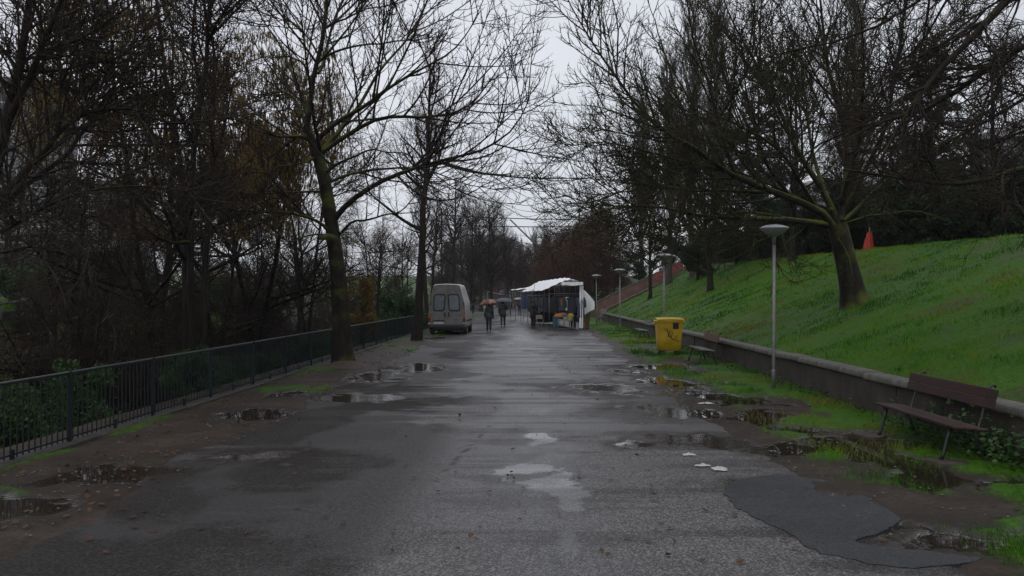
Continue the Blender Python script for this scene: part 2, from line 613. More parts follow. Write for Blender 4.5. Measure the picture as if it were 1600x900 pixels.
# ================================================================== terrain
WALL_X = 5.8
def ridge_z(y):
    return np.clip(3.75 + (y - 24.0) * 0.0167, 3.45, 4.6)
def terrain(x, y):
    x = np.asarray(x, float); y = np.asarray(y, float)
    z = np.zeros(np.broadcast(x, y).shape)
    # grass bank on the right
    s = np.clip((x - 5.95) / 8.2, 0, 1)
    prof = np.where(s < .8, s * 1.07, .856 + (1 - .856) * (1 - (1 - (s - .8) / .2) ** 2))
    bank = 0.60 + (ridge_z(y) - 0.60) * prof
    bank = bank + (fbm(x * .35, y * .35, 3) - .5) * .35 * np.clip(s * 4, 0, 1) * np.clip((1 - s) * 3 + .25, 0, 1)
    k = sstep(5.88, 5.96, x)
    far = 1 - sstep(150, 260, y)
    z = z + bank * k * far
    # river on the left
    t = -x - 6.5
    down = -2.3 * sstep(0.3, 4.6, t)
    up = 4.2 * sstep(11.5, 18.0, t)
    riv = (down + up) + (fbm(x * .4, y * .4, 9) - .5) * .5 * sstep(.6, 2, t)
    z = z + riv * (1 - sstep(300, 500, y))
    # distant rise beyond the road's end
    z = z + 14 * sstep(190, 520, y) * (1 - sstep(20, 60, np.abs(x) - 200) * .5)
    return z

def TZ(x, y):
    return float(terrain(np.array([x]), np.array([y]))[0])

def road_left(y):
    return -4.25 - .55 * sstep(26, 42, y) + (fbm(y * .55, y * 0 + 3.1, 21, 5) - .5) * 1.1 - .012 * np.clip(y - 60, 0, 200)
def road_right(y):
    base = 3.05 - .45 * np.exp(-((y - 19) / 5.5) ** 2) + .25 * sstep(30, 50, y)
    return base + (fbm(y * .7, y * 0 + 8.7, 22, 5) - .5) * .9 - .010 * np.clip(y - 60, 0, 200)

PUDDLES = [  # x, y, rx, ry
    (1.75, 18.6, .75, 1.2), (2.25, 14.6, .85, 1.1), (2.45, 11.9, .8, .55), (1.75, 11.6, .5, .4), (2.2, 9.0, .5, .3),
    (3.25, 19.8, .7, 1.7), (3.8, 16.8, .9, .9), (4.15, 11.0, 1.0, 1.5), (3.45, 7.1, .8, .6), (4.4, 9.3, .7, .6), (3.7, 14.2, .6, .7), (3.8, 24.2, .9, .9), (4.0, 12.7, .5, .5),
    (-3.4, 16.6, .95, .7), (-3.75, 21.0, .55, 1.6), (-4.5, 14.4, .6, .8), (-3.5, 10.6, .5, .45), (-4.9, 17.5, .5, .7), (-4.75, 9.6, .7, .6), (-4.9, 8.0, .8, .5),
    (-4.4, 40.5, .9, 1.2), (-3.0, 24, .5, 1.5), (2.5, 22.5, .5, .8)]
def puddle_mask(x, y, lo=-.10, hi=.20):
    w = np.zeros(np.broadcast(x, y).shape)
    n = (fbm(x * 1.1, y * .9, 31, 6) - .5) * 2.4 + (fbm(x * 4.5, y * 3.5, 33, 4) - .5) * 1.3
    for (px, py, rx, ry) in PUDDLES:
        d = np.sqrt(((x - px) / rx) ** 2 + ((y - py) / ry) ** 2)
        w = np.maximum(w, sstep(lo, hi, 1.0 - d + n))
    return w

# turf cover: 0..1
def grass_cover(x, y):
    bank = sstep(5.9, 6.1, x)
    bare = sstep(.62, .70, fbm(x * 1.3, y * 1.0, 41, 5))
    bank = bank * (1 - .38 * bare)
    edge = road_right(y) + .25 + .7 * np.exp(-((y - 18) / 4.) ** 2)
    v = sstep(0, .5, x - edge) * (x < 5.85)
    vn = fbm(x * 1.1, y * .75, 44, 4)
    boost = .16 * sstep(4.6, 5.4, x) + .12 * sstep(28, 45, y) - .1 * (1 - sstep(9, 13, y)) * sstep(0, 1, 4.6 - x)
    verge = v * sstep(.40, .52, vn + boost)
    lv = (x > -6.2) * (x < -4.3)
    ln = fbm(x * 1.3, y * .6, 47, 4)
    left = .8 * lv * sstep(.56, .64, ln - .10 * (1 - sstep(22, 30, y)) + .08 * sstep(-5.2, -5.8, x))
    bankl = sstep(-6.6, -7.4, x) * sstep(.42, .60, fbm(x * .5, y * .5, 49, 4)) * .8
    farl = sstep(-21.5, -23, x)
    return np.clip(np.maximum.reduce([bank, verge, left, bankl * (x < -6.6), farl]), 0, 1)

def span(*segs):
    out = []
    for a, b, st in segs:
        out.append(np.arange(a, b - 1e-6, st))
    return np.concatenate(out)
def geo(a, b, n):
    return a * (b / a) ** (np.arange(n) / (n - 1))

gx = np.concatenate([-geo(2500, 46, 22), span((-45, -25, 2), (-25, -7, .45), (-7, -6.2, .1), (-6.2, -3.9, .06), (-3.9, 2.2, .5), (2.2, 5.85, .06), (5.85, 6.0, .02), (6.0, 15, .25), (15, 46, 2)), geo(46, 2500, 22)])
gy = np.concatenate([span((-60, 2, 6), (2, 6, .5), (6, 16, .085), (16, 30, .15), (30, 60, .35), (60, 130, 1.4)), geo(130, 3500, 34)])
GX, GY = np.meshgrid(gx, gy)
gz = terrain(GX, GY)
gwet = puddle_mask(GX, GY) * ((GX > -6.1) & (GX < 5.7))
gdamp = puddle_mask(GX, GY, -1.1, .1) * ((GX > -6.1) & (GX < 5.7))
ggr = grass_cover(GX, GY) * (1 - gwet)
ggr = np.where(GX > 16, .85, ggr)
vergez = ((GX > -6.2) & (GX < 5.85))
mic = (fbm(GX * 2.2, GY * 2.2, 51, 4) - .5) * .05 + (fbm(GX * 9, GY * 9, 52, 3) - .5) * .02
rl_, rr_ = road_left(GY), road_right(GY)
in_road = (GX > rl_ - .05) & (GX < rr_ + .05)
under = (GX > rl_ + .12) & (GX < rr_ - .12)
gz = gz + np.where(vergez, np.where(under, -.05, np.where(in_road, -.006, .012 + mic * (1 - gwet) + .035 * ggr)), 0)
gz = np.where(vergez & ~in_road, np.where(gwet > .5, np.minimum(gz, .0), gz), gz)
ny_, nx_ = GX.shape
idx = np.arange(ny_ * nx_).reshape(ny_, nx_)
q = np.stack([idx[:-1, :-1], idx[:-1, 1:], idx[1:, 1:], idx[1:, :-1]], -1).reshape(-1, 4)
me = fast_mesh('ground', np.stack([GX, GY, gz], -1), q, None, M_GROUND, True, {'grass': ggr.ravel(), 'wet': gwet.ravel(), 'damp': gdamp.ravel()})
tag(link('ground', me), kind='structure')

# ------------------------------------------------------------------ road
ry = np.concatenate([span((-20, 5, 1), (5, 14, .05), (14, 28, .09), (28, 60, .22), (60, 190, 1.0))])
u = np.linspace(0, 1, 116)
RL, RR = road_left(ry), road_right(ry)
RX = RL[:, None] + (RR - RL)[:, None] * u[None, :]
RY = np.repeat(ry[:, None], len(u), 1)
wet = puddle_mask(RX, RY)
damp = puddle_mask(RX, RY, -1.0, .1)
# ruts and broken damp streaks across the carriageway
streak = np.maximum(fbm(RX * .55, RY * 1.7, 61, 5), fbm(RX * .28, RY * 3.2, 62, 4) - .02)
film = sstep(.47, .58, fbm(RX * .8, RY * .5, 63, 6) + .07 * np.exp(-((RX - .25) / .8) ** 2)) * .42
film = np.clip(film + .25 * sstep(.49, .54, fbm(RX * 1.5 + 3, RY * 1.0, 65, 6)) * np.exp(-((RX - .15 - .03 * (RY - 9)) / .45) ** 2) * (RY < 16), 0, 1)
film = np.clip(film + .35 * sstep(22, 40, RY), 0, 1)
sn = (fbm(RX * 3.0, RY * 2.2, 73, 6) - .5) * 2.6 + .12
for (px_, py_, rx_, ry_) in ((-.1, 9.7, .28, .35), (.20, 9.1, .26, .55), (.38, 8.2, .18, .8), (.1, 12.0, .16, .5), (.30, 7.0, .10, .5)):
    film = np.maximum(film, sstep(0, .16, 1 - np.sqrt(((RX - px_) / rx_) ** 2 + ((RY - py_) / ry_) ** 2) + sn))
side = sstep(-.9, -3.2, RX) * .95 + .30 * sstep(1.2, 2.4, RX)  # road sides darker, the left most: shade painted in over the grime
dirt_shade = np.clip(sstep(.53, .67, streak + .14 * side) * (.45 + .55 * side) + sstep(.5, .8, fbm(RX * .9, RY * .4, 67, 4) + .25 * side) * side * .8, 0, 1)
shade_band = sstep(.42, .58, fbm(RX * .8 + 5, RY * .55, 75, 6) + .22 * np.exp(-((RX + 2.5 + .05 * (RY - 9)) / .9) ** 2)) * sstep(-.6, -1.6, RX)  # dark left strip: shade put into the colour, with some damp
dirt_shade = np.clip(np.maximum(dirt_shade, shade_band * .9), 0, 1)
seam = np.zeros_like(RX)
for (ax, ay, bx, by, wd) in ((-1.0, 9.6, -.62, 13.2, .018), (-2.2, 14.0, -1.62, 17.2, .02), (1.1, 7.2, 1.35, 9.8, .012), (-3.0, 19, -2.7, 24, .03)):
    t = np.clip((RY - ay) / (by - ay), 0, 1)
    dd = np.abs(RX - (ax + (bx - ax) * t))
    seam = np.maximum(seam, (dd < wd) * (RY > ay) * (RY < by))
dirt_shade = np.clip(dirt_shade + .7 * seam, 0, 1)
RZ = .008 + (fbm(RX * .6, RY * .3, 71, 3) - .5) * .012 * (1 - wet) - .004 * wet - .003 * seam
edge = np.minimum(u, 1 - u)[None, :]
RZ = RZ - .03 * (1 - sstep(0, .012, edge)) 
ny_, nx_ = RX.shape
idx = np.arange(ny_ * nx_).reshape(ny_, nx_)
q = np.stack([idx[:-1, :-1], idx[:-1, 1:], idx[1:, 1:], idx[1:, :-1]], -1).reshape(-1, 4)
me = fast_mesh('road', np.stack([RX, RY, RZ], -1), q, None, M_ROAD, True, {'wet': wet.ravel(), 'dirt_shade': dirt_shade.ravel(), 'film': film.ravel(), 'damp': damp.ravel()})
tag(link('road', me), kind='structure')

def ground_patch(name, px, mat, z=.018, jit=.007):
    P = [PX(x, y, CAM_H * FPX / (y - 463.0)) for x, y in px]
    pts = []
    n = len(P)
    for i in range(n):                                   # Catmull-Rom outline
        p0, p1, p2, p3 = (Vector(P[(i + k - 1) % n]) for k in range(4))
        for t in np.linspace(0, 1, 14, endpoint=False):
            v = .5 * ((2 * p1) + (p2 - p0) * t + (2 * p0 - 5 * p1 + 4 * p2 - p3) * t * t + (3 * p1 - p0 - 3 * p2 + p3) * t ** 3)
            jn = (float(fbm(np.array([v.x * 5]), np.array([v.y * 5]), 77, 4)[0]) - .5) * .15
            pts.append((v.x + jn + random.uniform(-jit, jit), v.y + jn * .8 + random.uniform(-jit, jit), z))
    bm = bmesh.new()
    top = [bm.verts.new(p) for p in pts]
    f = bm.faces.new(top)
    bmesh.ops.triangulate(bm, faces=[f], ngon_method='EAR_CLIP')
    low = [bm.verts.new((p[0], p[1], -.03)) for p in pts]
    m = len(pts)
    for i in range(m):
        bm.faces.new((top[i], low[i], low[(i + 1) % m], top[(i + 1) % m]))
    bmesh.ops.recalc_face_normals(bm, faces=bm.faces)
    me = bpy.data.meshes.new(name)
    bm.to_mesh(me); bm.free()
    me.materials.append(mat)
    return tag(link(name, me), kind='structure')

ground_patch('asphalt_patch', [(1136, 765), (1170, 749), (1250, 746), (1320, 764), (1392, 800), (1402, 818), (1374, 836), (1338, 847), (1385, 861), (1490, 868), (1528, 879),
                               (1450, 889), (1370, 886), (1290, 866), (1225, 834), (1155, 800)], M_PATCH)

# river behind the railing and kerb under it
me = fast_mesh('river', [(-19.5, -40, -1.75), (-8.4, -40, -1.75), (-8.4, 300, -1.75), (-19.5, 300, -1.75)], [(0, 1, 2, 3)], None, M_WATER)
tag(link('river', me), kind='structure')
kb = MB()
for i in range(64):
    y0 = 6.0 + i * 1.5
    kb.box((-6.17 + random.uniform(-.02, .02), y0 + .75, .0 + random.uniform(-.008, .012)), (.26, 1.46 + random.uniform(-.03, .02), .12), bev=.02, rz=random.uniform(-.006, .006))
tag(kb.build('kerb', simple('muddy_kerb', (.060, .052, .044), .7, .6, 3, bmp=.5, col2=(.022, .020, .016))), kind='structure')

# ================================================================== railing
FX = -6.15
fence = empty('iron_railing', (FX, 6.0, 0), 0, 'dark blue-green iron railing with thin upright bars beside the river', 'railing')
bar_me = MB().box((0, 0, .53), (.013, .013, .90)).mesh('bar', M_FENCE)
nb, far_v = 0, MB()
y = 6.2
while y < 88:
    lean = random.uniform(-.006, .006)
    if nb < 290:
        o = link('bar', bar_me, fence, (random.uniform(-.003, .003), y - 6.0, 0), (lean, lean, random.uniform(-.4, .4)))
    else:
        far_v.box((0, y - 6.0, .53), (.013, .013, .90))
    nb += 1
    y += .125
tag(far_v.build('far_bars', M_FENCE, fence), kind='stuff')
post_me = MB().box((0, 0, .50), (.05, .05, 1.02), bev=.006).mesh('post', M_FENCE)
foot_me = MB().box((0, 0, .09), (.035, .06, .20), bev=.005).mesh('rail_foot', M_FENCE)
y, k = 6.35, 0
while y < 88:
    link('post', post_me, fence, (.003, y - 6.0, 0), (0, random.uniform(-.01, .01), 0))
    link('rail_foot', foot_me, fence, (.004, y - 6.0 + 1.25, 0))
    y += 2.5
MB().box((0, 41.0, .992), (.046, 82.2, .018), bev=.004).build('top_rail', M_RAIL_TOP, fence)
MB().box((0, 41.0, .972), (.03, 82.2, .020)).build('rail_underside', M_FENCE, fence)
MB().box((0, 41.0, .125), (.03, 82.2, .022)).build('bottom_rail', M_FENCE, fence)

# ================================================================== retaining wall with capstones
rw = empty('retaining_wall', (WALL_X, 4.0, 0), 0, 'low stained slab wall with pale capstones holding back the grass bank', 'wall')
panel_me = MB().box((.11, 1.19, .22), (.2, 2.37, .70), bev=.012).mesh('wall_panel', M_WALL)
caps = []
for k in range(4):
    mb = MB()
    n = 12
    P = []
    for i in range(n + 1):                                # rough, chipped front edge
        yy = .004 + 1.18 * i / n
        e = (random.random() - .5) * .018
        row = [(-.05 + e, yy, .575), (-.055 + e, yy, .60), (-.05 + e * .6, yy, .668), (-.03, yy, .685 + e * .3), (.26, yy, .690), (.30, yy, .67), (.30, yy, .575)]
        P.append(row)
    mb.grid(P, True)
    mb.add(P[0], [tuple(range(7))]); mb.add(P[-1], [tuple(range(7))[::-1]])
    caps.append(mb.mesh('capstone', M_CAP))
for i in range(27):
    link('wall_panel', panel_me, rw, (random.uniform(-.012, .012), i * 2.4, random.uniform(-.012, .012)), (0, random.uniform(-.01, .01), 0))
    for j in (0, 1):
        link('capstone', caps[(i * 2 + j) % 4], rw, (random.uniform(-.012, .012), i * 2.4 + j * 1.2, random.uniform(-.010, .012)), (0, random.uniform(-.012, .012), 0))
MB().box((.08, 65.1, .45), (.5, .5, .95), bev=.03).build('end_pier', M_CONC, rw)

# ================================================================== tree machinery
def unit(v):
    return v / np.maximum(np.linalg.norm(v, axis=-1, keepdims=True), 1e-9)

def tubes(pts, rads, sides):
    """pts (N,K,3), rads (N,K) -> verts, quads"""
    Nn, K, _ = pts.shape
    t = np.empty_like(pts)
    t[:, 1:-1] = pts[:, 2:] - pts[:, :-2]
    t[:, 0] = pts[:, 1] - pts[:, 0]
    t[:, -1] = pts[:, -1] - pts[:, -2]
    t = unit(t)
    ref = np.where(np.abs(t[:, :1, 2:3]) < .8, np.array([0, 0, 1.0]), np.array([1.0, 0, 0]))
    ref = np.broadcast_to(ref, t.shape)
    U = unit(np.cross(t, ref)); V = np.cross(t, U)
    a = np.arange(sides) * 2 * np.pi / sides
    ring = U[:, :, None, :] * np.cos(a)[None, None, :, None] + V[:, :, None, :] * np.sin(a)[None, None, :, None]
    vs = pts[:, :, None, :] + ring * rads[:, :, None, None]
    base = (np.arange(Nn) * K * sides)[:, None, None] + (np.arange(K - 1) * sides)[None, :, None]
    k = np.arange(sides); k2 = (k + 1) % sides
    q = np.stack([base + k, base + k2, base + sides + k2, base + sides + k], -1).reshape(-1, 4)
    return vs.reshape(-1, 3), q

def join(parts):
    vs, qs, n = [], [], 0
    for v, q in parts:
        vs.append(v); qs.append(q + n); n += len(v)
    return np.concatenate(vs), np.concatenate(qs)

def smooth_line(pts, K):
    """Catmull-Rom through points, K samples evenly spaced"""
    P = np.asarray(pts, float)
    P = np.vstack([2 * P[0] - P[1], P, 2 * P[-1] - P[-2]])
    out = []
    for i in range(1, len(P) - 2):
        for t in np.linspace(0, 1, 8, endpoint=False):
            p0, p1, p2, p3 = P[i - 1:i + 3]
            out.append(.5 * (2 * p1 + (p2 - p0) * t + (2 * p0 - 5 * p1 + 4 * p2 - p3) * t * t + (3 * p1 - p0 - 3 * p2 + p3) * t ** 3))
    out.append(P[-2])
    out = np.array(out)
    L = np.concatenate([[0], np.cumsum(np.linalg.norm(np.diff(out, axis=0), axis=1))])
    s = np.linspace(0, L[-1], K)
    return np.stack([np.interp(s, L, out[:, k]) for k in range(3)], -1)

def children(par, n, K, ang, length, rmax, rtip, t0=.15, t1=1.0, up=.0, jit=.15, lpow=.55, rng=None, rfrac=.6, flat=0.0, grav=None):
    """par=(pts,rads). n children shared out by parent length. Returns the same kind of pair."""
    pts, rads = par
    Np, Kp, _ = pts.shape
    plen = np.linalg.norm(np.diff(pts, axis=1), axis=2).sum(1)
    pi = rng.choice(Np, size=n, p=plen / plen.sum())
    t = t0 + (t1 - t0) * rng.random(n) ** .85
    f = t * (Kp - 1)
    i0 = np.minimum(f.astype(int), Kp - 2); fr = (f - i0)[:, None]
    a = pts[pi, i0]; b = pts[pi, i0 + 1]
    start = a + (b - a) * fr
    T = unit(b - a)
    pr = rads[pi, i0] * (1 - fr[:, 0]) + rads[pi, i0 + 1] * fr[:, 0]
    R = rng.normal(size=(n, 3))
    R[:, 2] *= (1 - flat)
    R[:, 2] += up * .6
    Np_ = unit(R - T * (R * T).sum(1, keepdims=True))
    th = np.radians(rng.normal(ang, ang * .22, n))[:, None]
    d = unit(T * np.cos(th) + Np_ * np.sin(th))
    ln = rng.uniform(length[0], length[1], n) * (1 - lpow * t) * np.clip(plen[pi] / np.median(plen), .45, 1.4)
    step = (ln / (K - 1))[:, None]
    out = np.empty((n, K, 3)); out[:, 0] = start
    g = np.array([0, 0, up]) if grav is None else np.array(grav)
    bendv = rng.normal(size=(n, 3)) * jit * .5
    for k in range(1, K):
        d = unit(d + (rng.normal(size=(n, 3)) * jit + bendv + g) / math.sqrt(K))
        out[:, k] = out[:, k - 1] + d * step
    r0 = np.minimum(pr * rfrac, rmax)
    r0 = np.maximum(r0, rtip * 1.2)
    tt = np.linspace(0, 1, K)[None, :]
    rr = r0[:, None] * (1 - tt) ** .8 + rtip
    return out, rr

def limb_set(lines, K, origin=(0, 0, 0)):
    """lines: [(points, r0, r1)]"""
    P = np.stack([smooth_line(p, K) for p, _, _ in lines]) - np.asarray(origin)
    tt = np.linspace(0, 1, K)
    Rr = np.stack([r0 + (r1 - r0) * tt ** .8 for _, r0, r1 in lines])
    return P, Rr

def wobble(P, amp, rng):
    Nn, K, _ = P.shape
    w = rng.normal(size=P.shape) * amp
    w[:, 0] = 0
    w[:, 1:-1] = (w[:, :-2] + w[:, 1:-1] + w[:, 2:]) / 3
    return P + w

def quads_at(c, d1, d2, w, h):
    """leaf quads: centre c, axes d1 (length h), d2 (width w)"""
    a = d1 * h[:, None] * .5; b = d2 * w[:, None] * .5
    vs = np.stack([c - a, c + b * 1.0 - a * .1, c + a, c - b * 1.0 - a * .1], 1).reshape(-1, 3)
    q = np.arange(len(c) * 4).reshape(-1, 4)
    return vs, q

def spindles(c, ln, r):
    """hanging catkins, 3-sided"""
    n = len(c)
    pts = np.stack([c, c - np.array([0, 0, 1]) * ln[:, None] * .35, c - np.array([0, 0, 1]) * ln[:, None]], 1)
    rr = np.stack([r * .3, r, r * .35], 1)
    return tubes(pts, rr, 3)

def tree_meshes(name, trunk, levels, rng, bark, twig, trunk_sides=12, extra=None, limb_sides=7):
    """trunk: (pts,rads) list of sets that form the trunk part; levels: list of dicts; returns meshes"""
    tr = join([tubes(p, r, trunk_sides if i == 0 else limb_sides) for i, (p, r) in enumerate(trunk)])
    cur = trunk[-1]
    crown = []
    for lv in levels:
        lv = dict(lv)
        sides = lv.pop('sides')
        tip_only = lv.pop('keep', None)
        nxt = children(cur, rng=rng, **lv)
        crown.append(tubes(nxt[0], nxt[1], sides))
        cur = nxt
    v, q = join(crown)
    m1 = fast_mesh(name + '_trunk', tr[0], tr[1], None, bark, True)
    m2 = fast_mesh(name + '_crown', v, q, None, twig, True)
    return m1, m2, cur

def put_tree(name, meshes, loc, rz, scale, label, group=None, cat='tree', names=('trunk', 'crown', 'catkins', 'dead_leaves')):
    e = empty(name, loc, rz, label, cat, group)
    e.scale = (scale, scale, scale) if isinstance(scale, (int, float)) else scale
    for nm, me in zip(names, meshes):
        if me is not None: link(nm, me, e)
    return e

LIMB = .82
# ---------------- hero 1: spreading tree by the railing
def hand_tree(base_px, d0, trunk_px, trunk_r, limbs, depth, rng, Kl=16):
    """trunk_px [(x,y)], limbs [(pts px, r0, r1, end depth offset)]; start of each limb follows the trunk depth"""
    b = PX(base_px[0], base_px[1], d0)
    tp = [PX(x, y, d0) for x, y in trunk_px]
    T = smooth_line(tp, 20)
    s = np.linspace(0, 1, 20)
    tr = np.interp(s, np.linspace(0, 1, len(trunk_r)), trunk_r)
    lines = []
    for (pp, r0, r1, off) in limbs:
        n = len(pp)
        lines.append(([PX(x, y, d0 + off * (i / (n - 1)) ** 1.2) for i, (x, y) in enumerate(pp)], r0, r1))
    O = np.array(b)
    L = limb_set(lines, Kl, O)
    L = (wobble(L[0], .035, rng), L[1])
    return O, (T[None] - O, tr[None]), (L[0], L[1] * LIMB)

def flare(T, rng, amt=.55, h=.5):
    P, R = T
    z = P[..., 2] - P[..., 2].min()
    return P, R * (1 + amt * np.exp(-z / h))

rng = np.random.default_rng(101)
L1 = [
    ([(489, 222), (477, 207), (488, 140), (502, 80), (510, 10), (516, -80), (520, -170)], .12, .03, -1.0),
    ([(497, 115), (505, 95), (523, 30), (547, -20), (575, -90)], .06, .02, 1.5),
    ([(490, 225), (530, 190), (580, 160), (633, 123), (700, 87), (728, 55), (752, 15)], .10, .012, -1.2),
    ([(500, 240), (540, 210), (600, 184), (700, 180), (737, 165), (763, 130), (800, 75)], .10, .012, 1.2),
    ([(521, 345), (545, 320), (590, 288), (650, 262), (710, 245), (755, 232), (800, 203), (824, 165), (832, 130)], .115, .012, -2.2),
    ([(514, 285), (550, 272), (600, 263), (660, 265), (720, 285), (790, 300)], .06, .010, 2.5),
    ([(487, 222), (467, 213), (427, 210), (383, 190), (333, 184)], .08, .014, -1.5),
    ([(485, 215), (477, 190), (457, 150), (433, 143), (383, 157), (345, 175)], .055, .012, 1.6),
    ([(505, 238), (535, 198), (567, 158), (597, 107), (633, 62), (662, 10), (690, -50)], .085, .014, 2.0),
    ([(524, 375), (500, 348), (450, 334), (400, 331), (350, 331), (305, 346)], .075, .012, -1.8),
    ([(525, 372), (550, 348), (575, 345), (605, 335), (628, 328), (655, 295)], .055, .014, -.8),
    ([(497, 245), (470, 255), (430, 262), (390, 285)], .05, .01, -2.5),
    ([(488, 215), (470, 150), (440, 80), (410, 30), (390, -30)], .07, .014, 2.0),
    ([(492, 130), (470, 100), (440, 85), (405, 90)], .045, .01, -1.6),
    ([(500, 90), (470, 45), (440, 25), (410, -10)], .045, .01, 1.4),
    ([(500, 95), (545, 75), (600, 65), (650, 60), (700, 55)], .05, .01, -1.6),
    ([(507, 45), (560, 20), (600, 10), (660, -10)], .045, .01, 2.0),
    ([(500, 240), (490, 180), (480, 100), (470, 20)], .07, .014, -4.5),
    ([(500, 240), (530, 200), (560, 150), (590, 90)], .07, .014, 4.5),
    ([(510, 270), (540, 250), (585, 235), (640, 240)], .06, .012, -4.0),
    ([(523, 360), (560, 380), (600, 420), (630, 440)], .03, .006, -2.0),
    ([(522, 365), (470, 372), (430, 395), (400, 420)], .035, .006, -2.2),
    ([(506, 300), (460, 300), (400, 300), (350, 320)], .05, .008, 2.5),
]
O1, T1, LM1 = hand_tree((537, 574), 24.5, [(537, 578), (534, 520), (529, 440), (521, 370), (512, 310), (502, 262), (491, 226)], [.27, .25, .24, .215, .19, .185, .17], L1, 3, rng)
m = tree_meshes('spreading_tree', [flare(T1, rng), LM1], [
    dict(n=230, K=10, ang=46, length=(1.8, 4.6), rmax=.030, rtip=.006, t0=.12, up=.22, jit=.11, lpow=.55, sides=5),
    dict(n=1900, K=7, ang=44, length=(.5, 1.7), rmax=.010, rtip=.0042, t0=.1, up=.22, jit=.12, sides=3),
    dict(n=5600, K=3, ang=48, length=(.12, .48), rmax=.0055, rtip=.0034, t0=.1, up=.16, jit=.15, sides=3),
], rng, M_BARK_MOSS, M_TWIG)
e = put_tree('bare_tree', m[:2], O1, 0, 1, 'large mossy bare tree with arching limbs forking above the railing')
st = MB().tube([PX(524, 374, 24.4), PX(512, 370, 24.1), PX(500, 371, 23.9)], [.11, .095, .07], 10)
o = st.build('limb_stub', simple('stub_moss', (.060, .066, .012), .8, .5, 8), e)
o.location = -Vector(O1)

# ---------------- hero 2: leaning tree on the grass bank
rng = np.random.default_rng(202)
L2 = [
    ([(1308, 362), (1285, 335), (1230, 310), (1143, 275), (1083, 230), (1040, 205), (1000, 170), (955, 110), (915, 50), (880, -10)], .15, .014, -1.5),
    ([(1200, 297), (1133, 267), (1037, 243), (980, 230), (930, 222), (880, 230)], .09, .010, 1.0),
    ([(1150, 275), (1138, 240), (1120, 187), (1103, 117), (1085, 65), (1075, 0), (1065, -60)], .075, .012, -1.0),
    ([(1090, 232), (1070, 180), (1055, 140), (1032, 65), (1010, -15)], .065, .010, 1.5),
    ([(1300, 352), (1240, 345), (1170, 342), (1100, 338), (1030, 322), (960, 325), (900, 345)], .13, .012, -2.6),
    ([(1310, 350), (1280, 290), (1245, 230), (1220, 170), (1185, 105), (1145, 35), (1120, -40)], .13, .014, 1.6),
    ([(1313, 345), (1322, 290), (1325, 220), (1305, 150), (1290, 80), (1282, 0), (1275, -90)], .14, .016, .8),
    ([(1318, 330), (1350, 270), (1380, 200), (1400, 110), (1412, 20), (1420, -60)], .11, .014, -1.5),
    ([(1318, 345), (1365, 300), (1420, 260), (1470, 225), (1530, 200)], .09, .012, 2.0),
    ([(1316, 350), (1370, 335), (1430, 330), (1480, 345)], .06, .010, -1.8),
    ([(1240, 315), (1200, 260), (1180, 200), (1165, 140), (1160, 70)], .08, .012, -2.8),
    ([(1280, 330), (1230, 250), (1190, 215), (1140, 190), (1080, 160)], .08, .010, -4.0),
    ([(1300, 330), (1270, 240), (1260, 160), (1240, 80)], .09, .012, 4.5),
    ([(1315, 320), (1340, 220), (1350, 120), (1345, 20)], .10, .014, -4.2),
    ([(1010, 180), (985, 150), (940, 130), (900, 130)], .04, .008, .8),
    ([(1040, 205), (985, 185), (930, 165), (885, 165)], .045, .008, -1.0),
    ([(1200, 300), (1130, 300), (1060, 295), (980, 285), (900, 275)], .07, .010, -.6),
    ([(1250, 344), (1200, 372), (1140, 385), (1080, 410)], .04, .006, -1.8),
    ([(1270, 345), (1235, 375), (1215, 400), (1208, 430)], .022, .005, -1.2),
    ([(1303, 358), (1318, 385), (1330, 410), (1333, 445)], .016, .004, -1.6),
    ([(1120, 190), (1150, 140), (1190, 60), (1215, -20)], .05, .010, -2),
    ([(1320, 215), (1375, 150), (1440, 90), (1500, 60)], .06, .010, 2.6),
    ([(1240, 342), (1170, 332), (1090, 345), (1010, 368), (945, 398)], .05, .006, -3.0),
    ([(1150, 278), (1070, 284), (985, 300), (905, 312), (860, 330)], .05, .006, .5),
    ([(1285, 335), (1210, 292), (1130, 262), (1060, 262), (1000, 270)], .06, .008, 2.5),
    ([(1180, 340), (1120, 362), (1060, 372), (1000, 395)], .04, .006, 1.2),
    ([(1050, 215), (990, 212), (930, 200), (875, 205)], .04, .006, 2.0),
    ([(1325, 240), (1390, 230), (1450, 210), (1500, 215)], .05, .008, -2.5),
]
O2, T2, LM2 = hand_tree((1335, 473), 23.6, [(1337, 482), (1329, 440), (1320, 400), (1313, 370), (1308, 350)], [.36, .32, .29, .28, .27], L2, 3, rng)
m = tree_meshes('leaning_tree', [flare(T2, rng, .35, .3), LM2], [
    dict(n=400, K=9, ang=40, length=(1.5, 4.0), rmax=.030, rtip=.006, t0=.15, up=.26, jit=.14, sides=5),
    dict(n=4600, K=6, ang=42, length=(.5, 1.5), rmax=.009, rtip=.0036, t0=.1, up=.22, jit=.18, sides=3),
    dict(n=17000, K=3, ang=46, length=(.18, .52), rmax=.0055, rtip=.0035, t0=.1, up=.18, jit=.25, sides=3),
], rng, M_BARK_MOSS, M_TWIG_GREEN)
put_tree('bare_tree', m[:2], O2, 0, 1, 'mossy bare tree leaning from the grass bank, limbs reaching over the road')

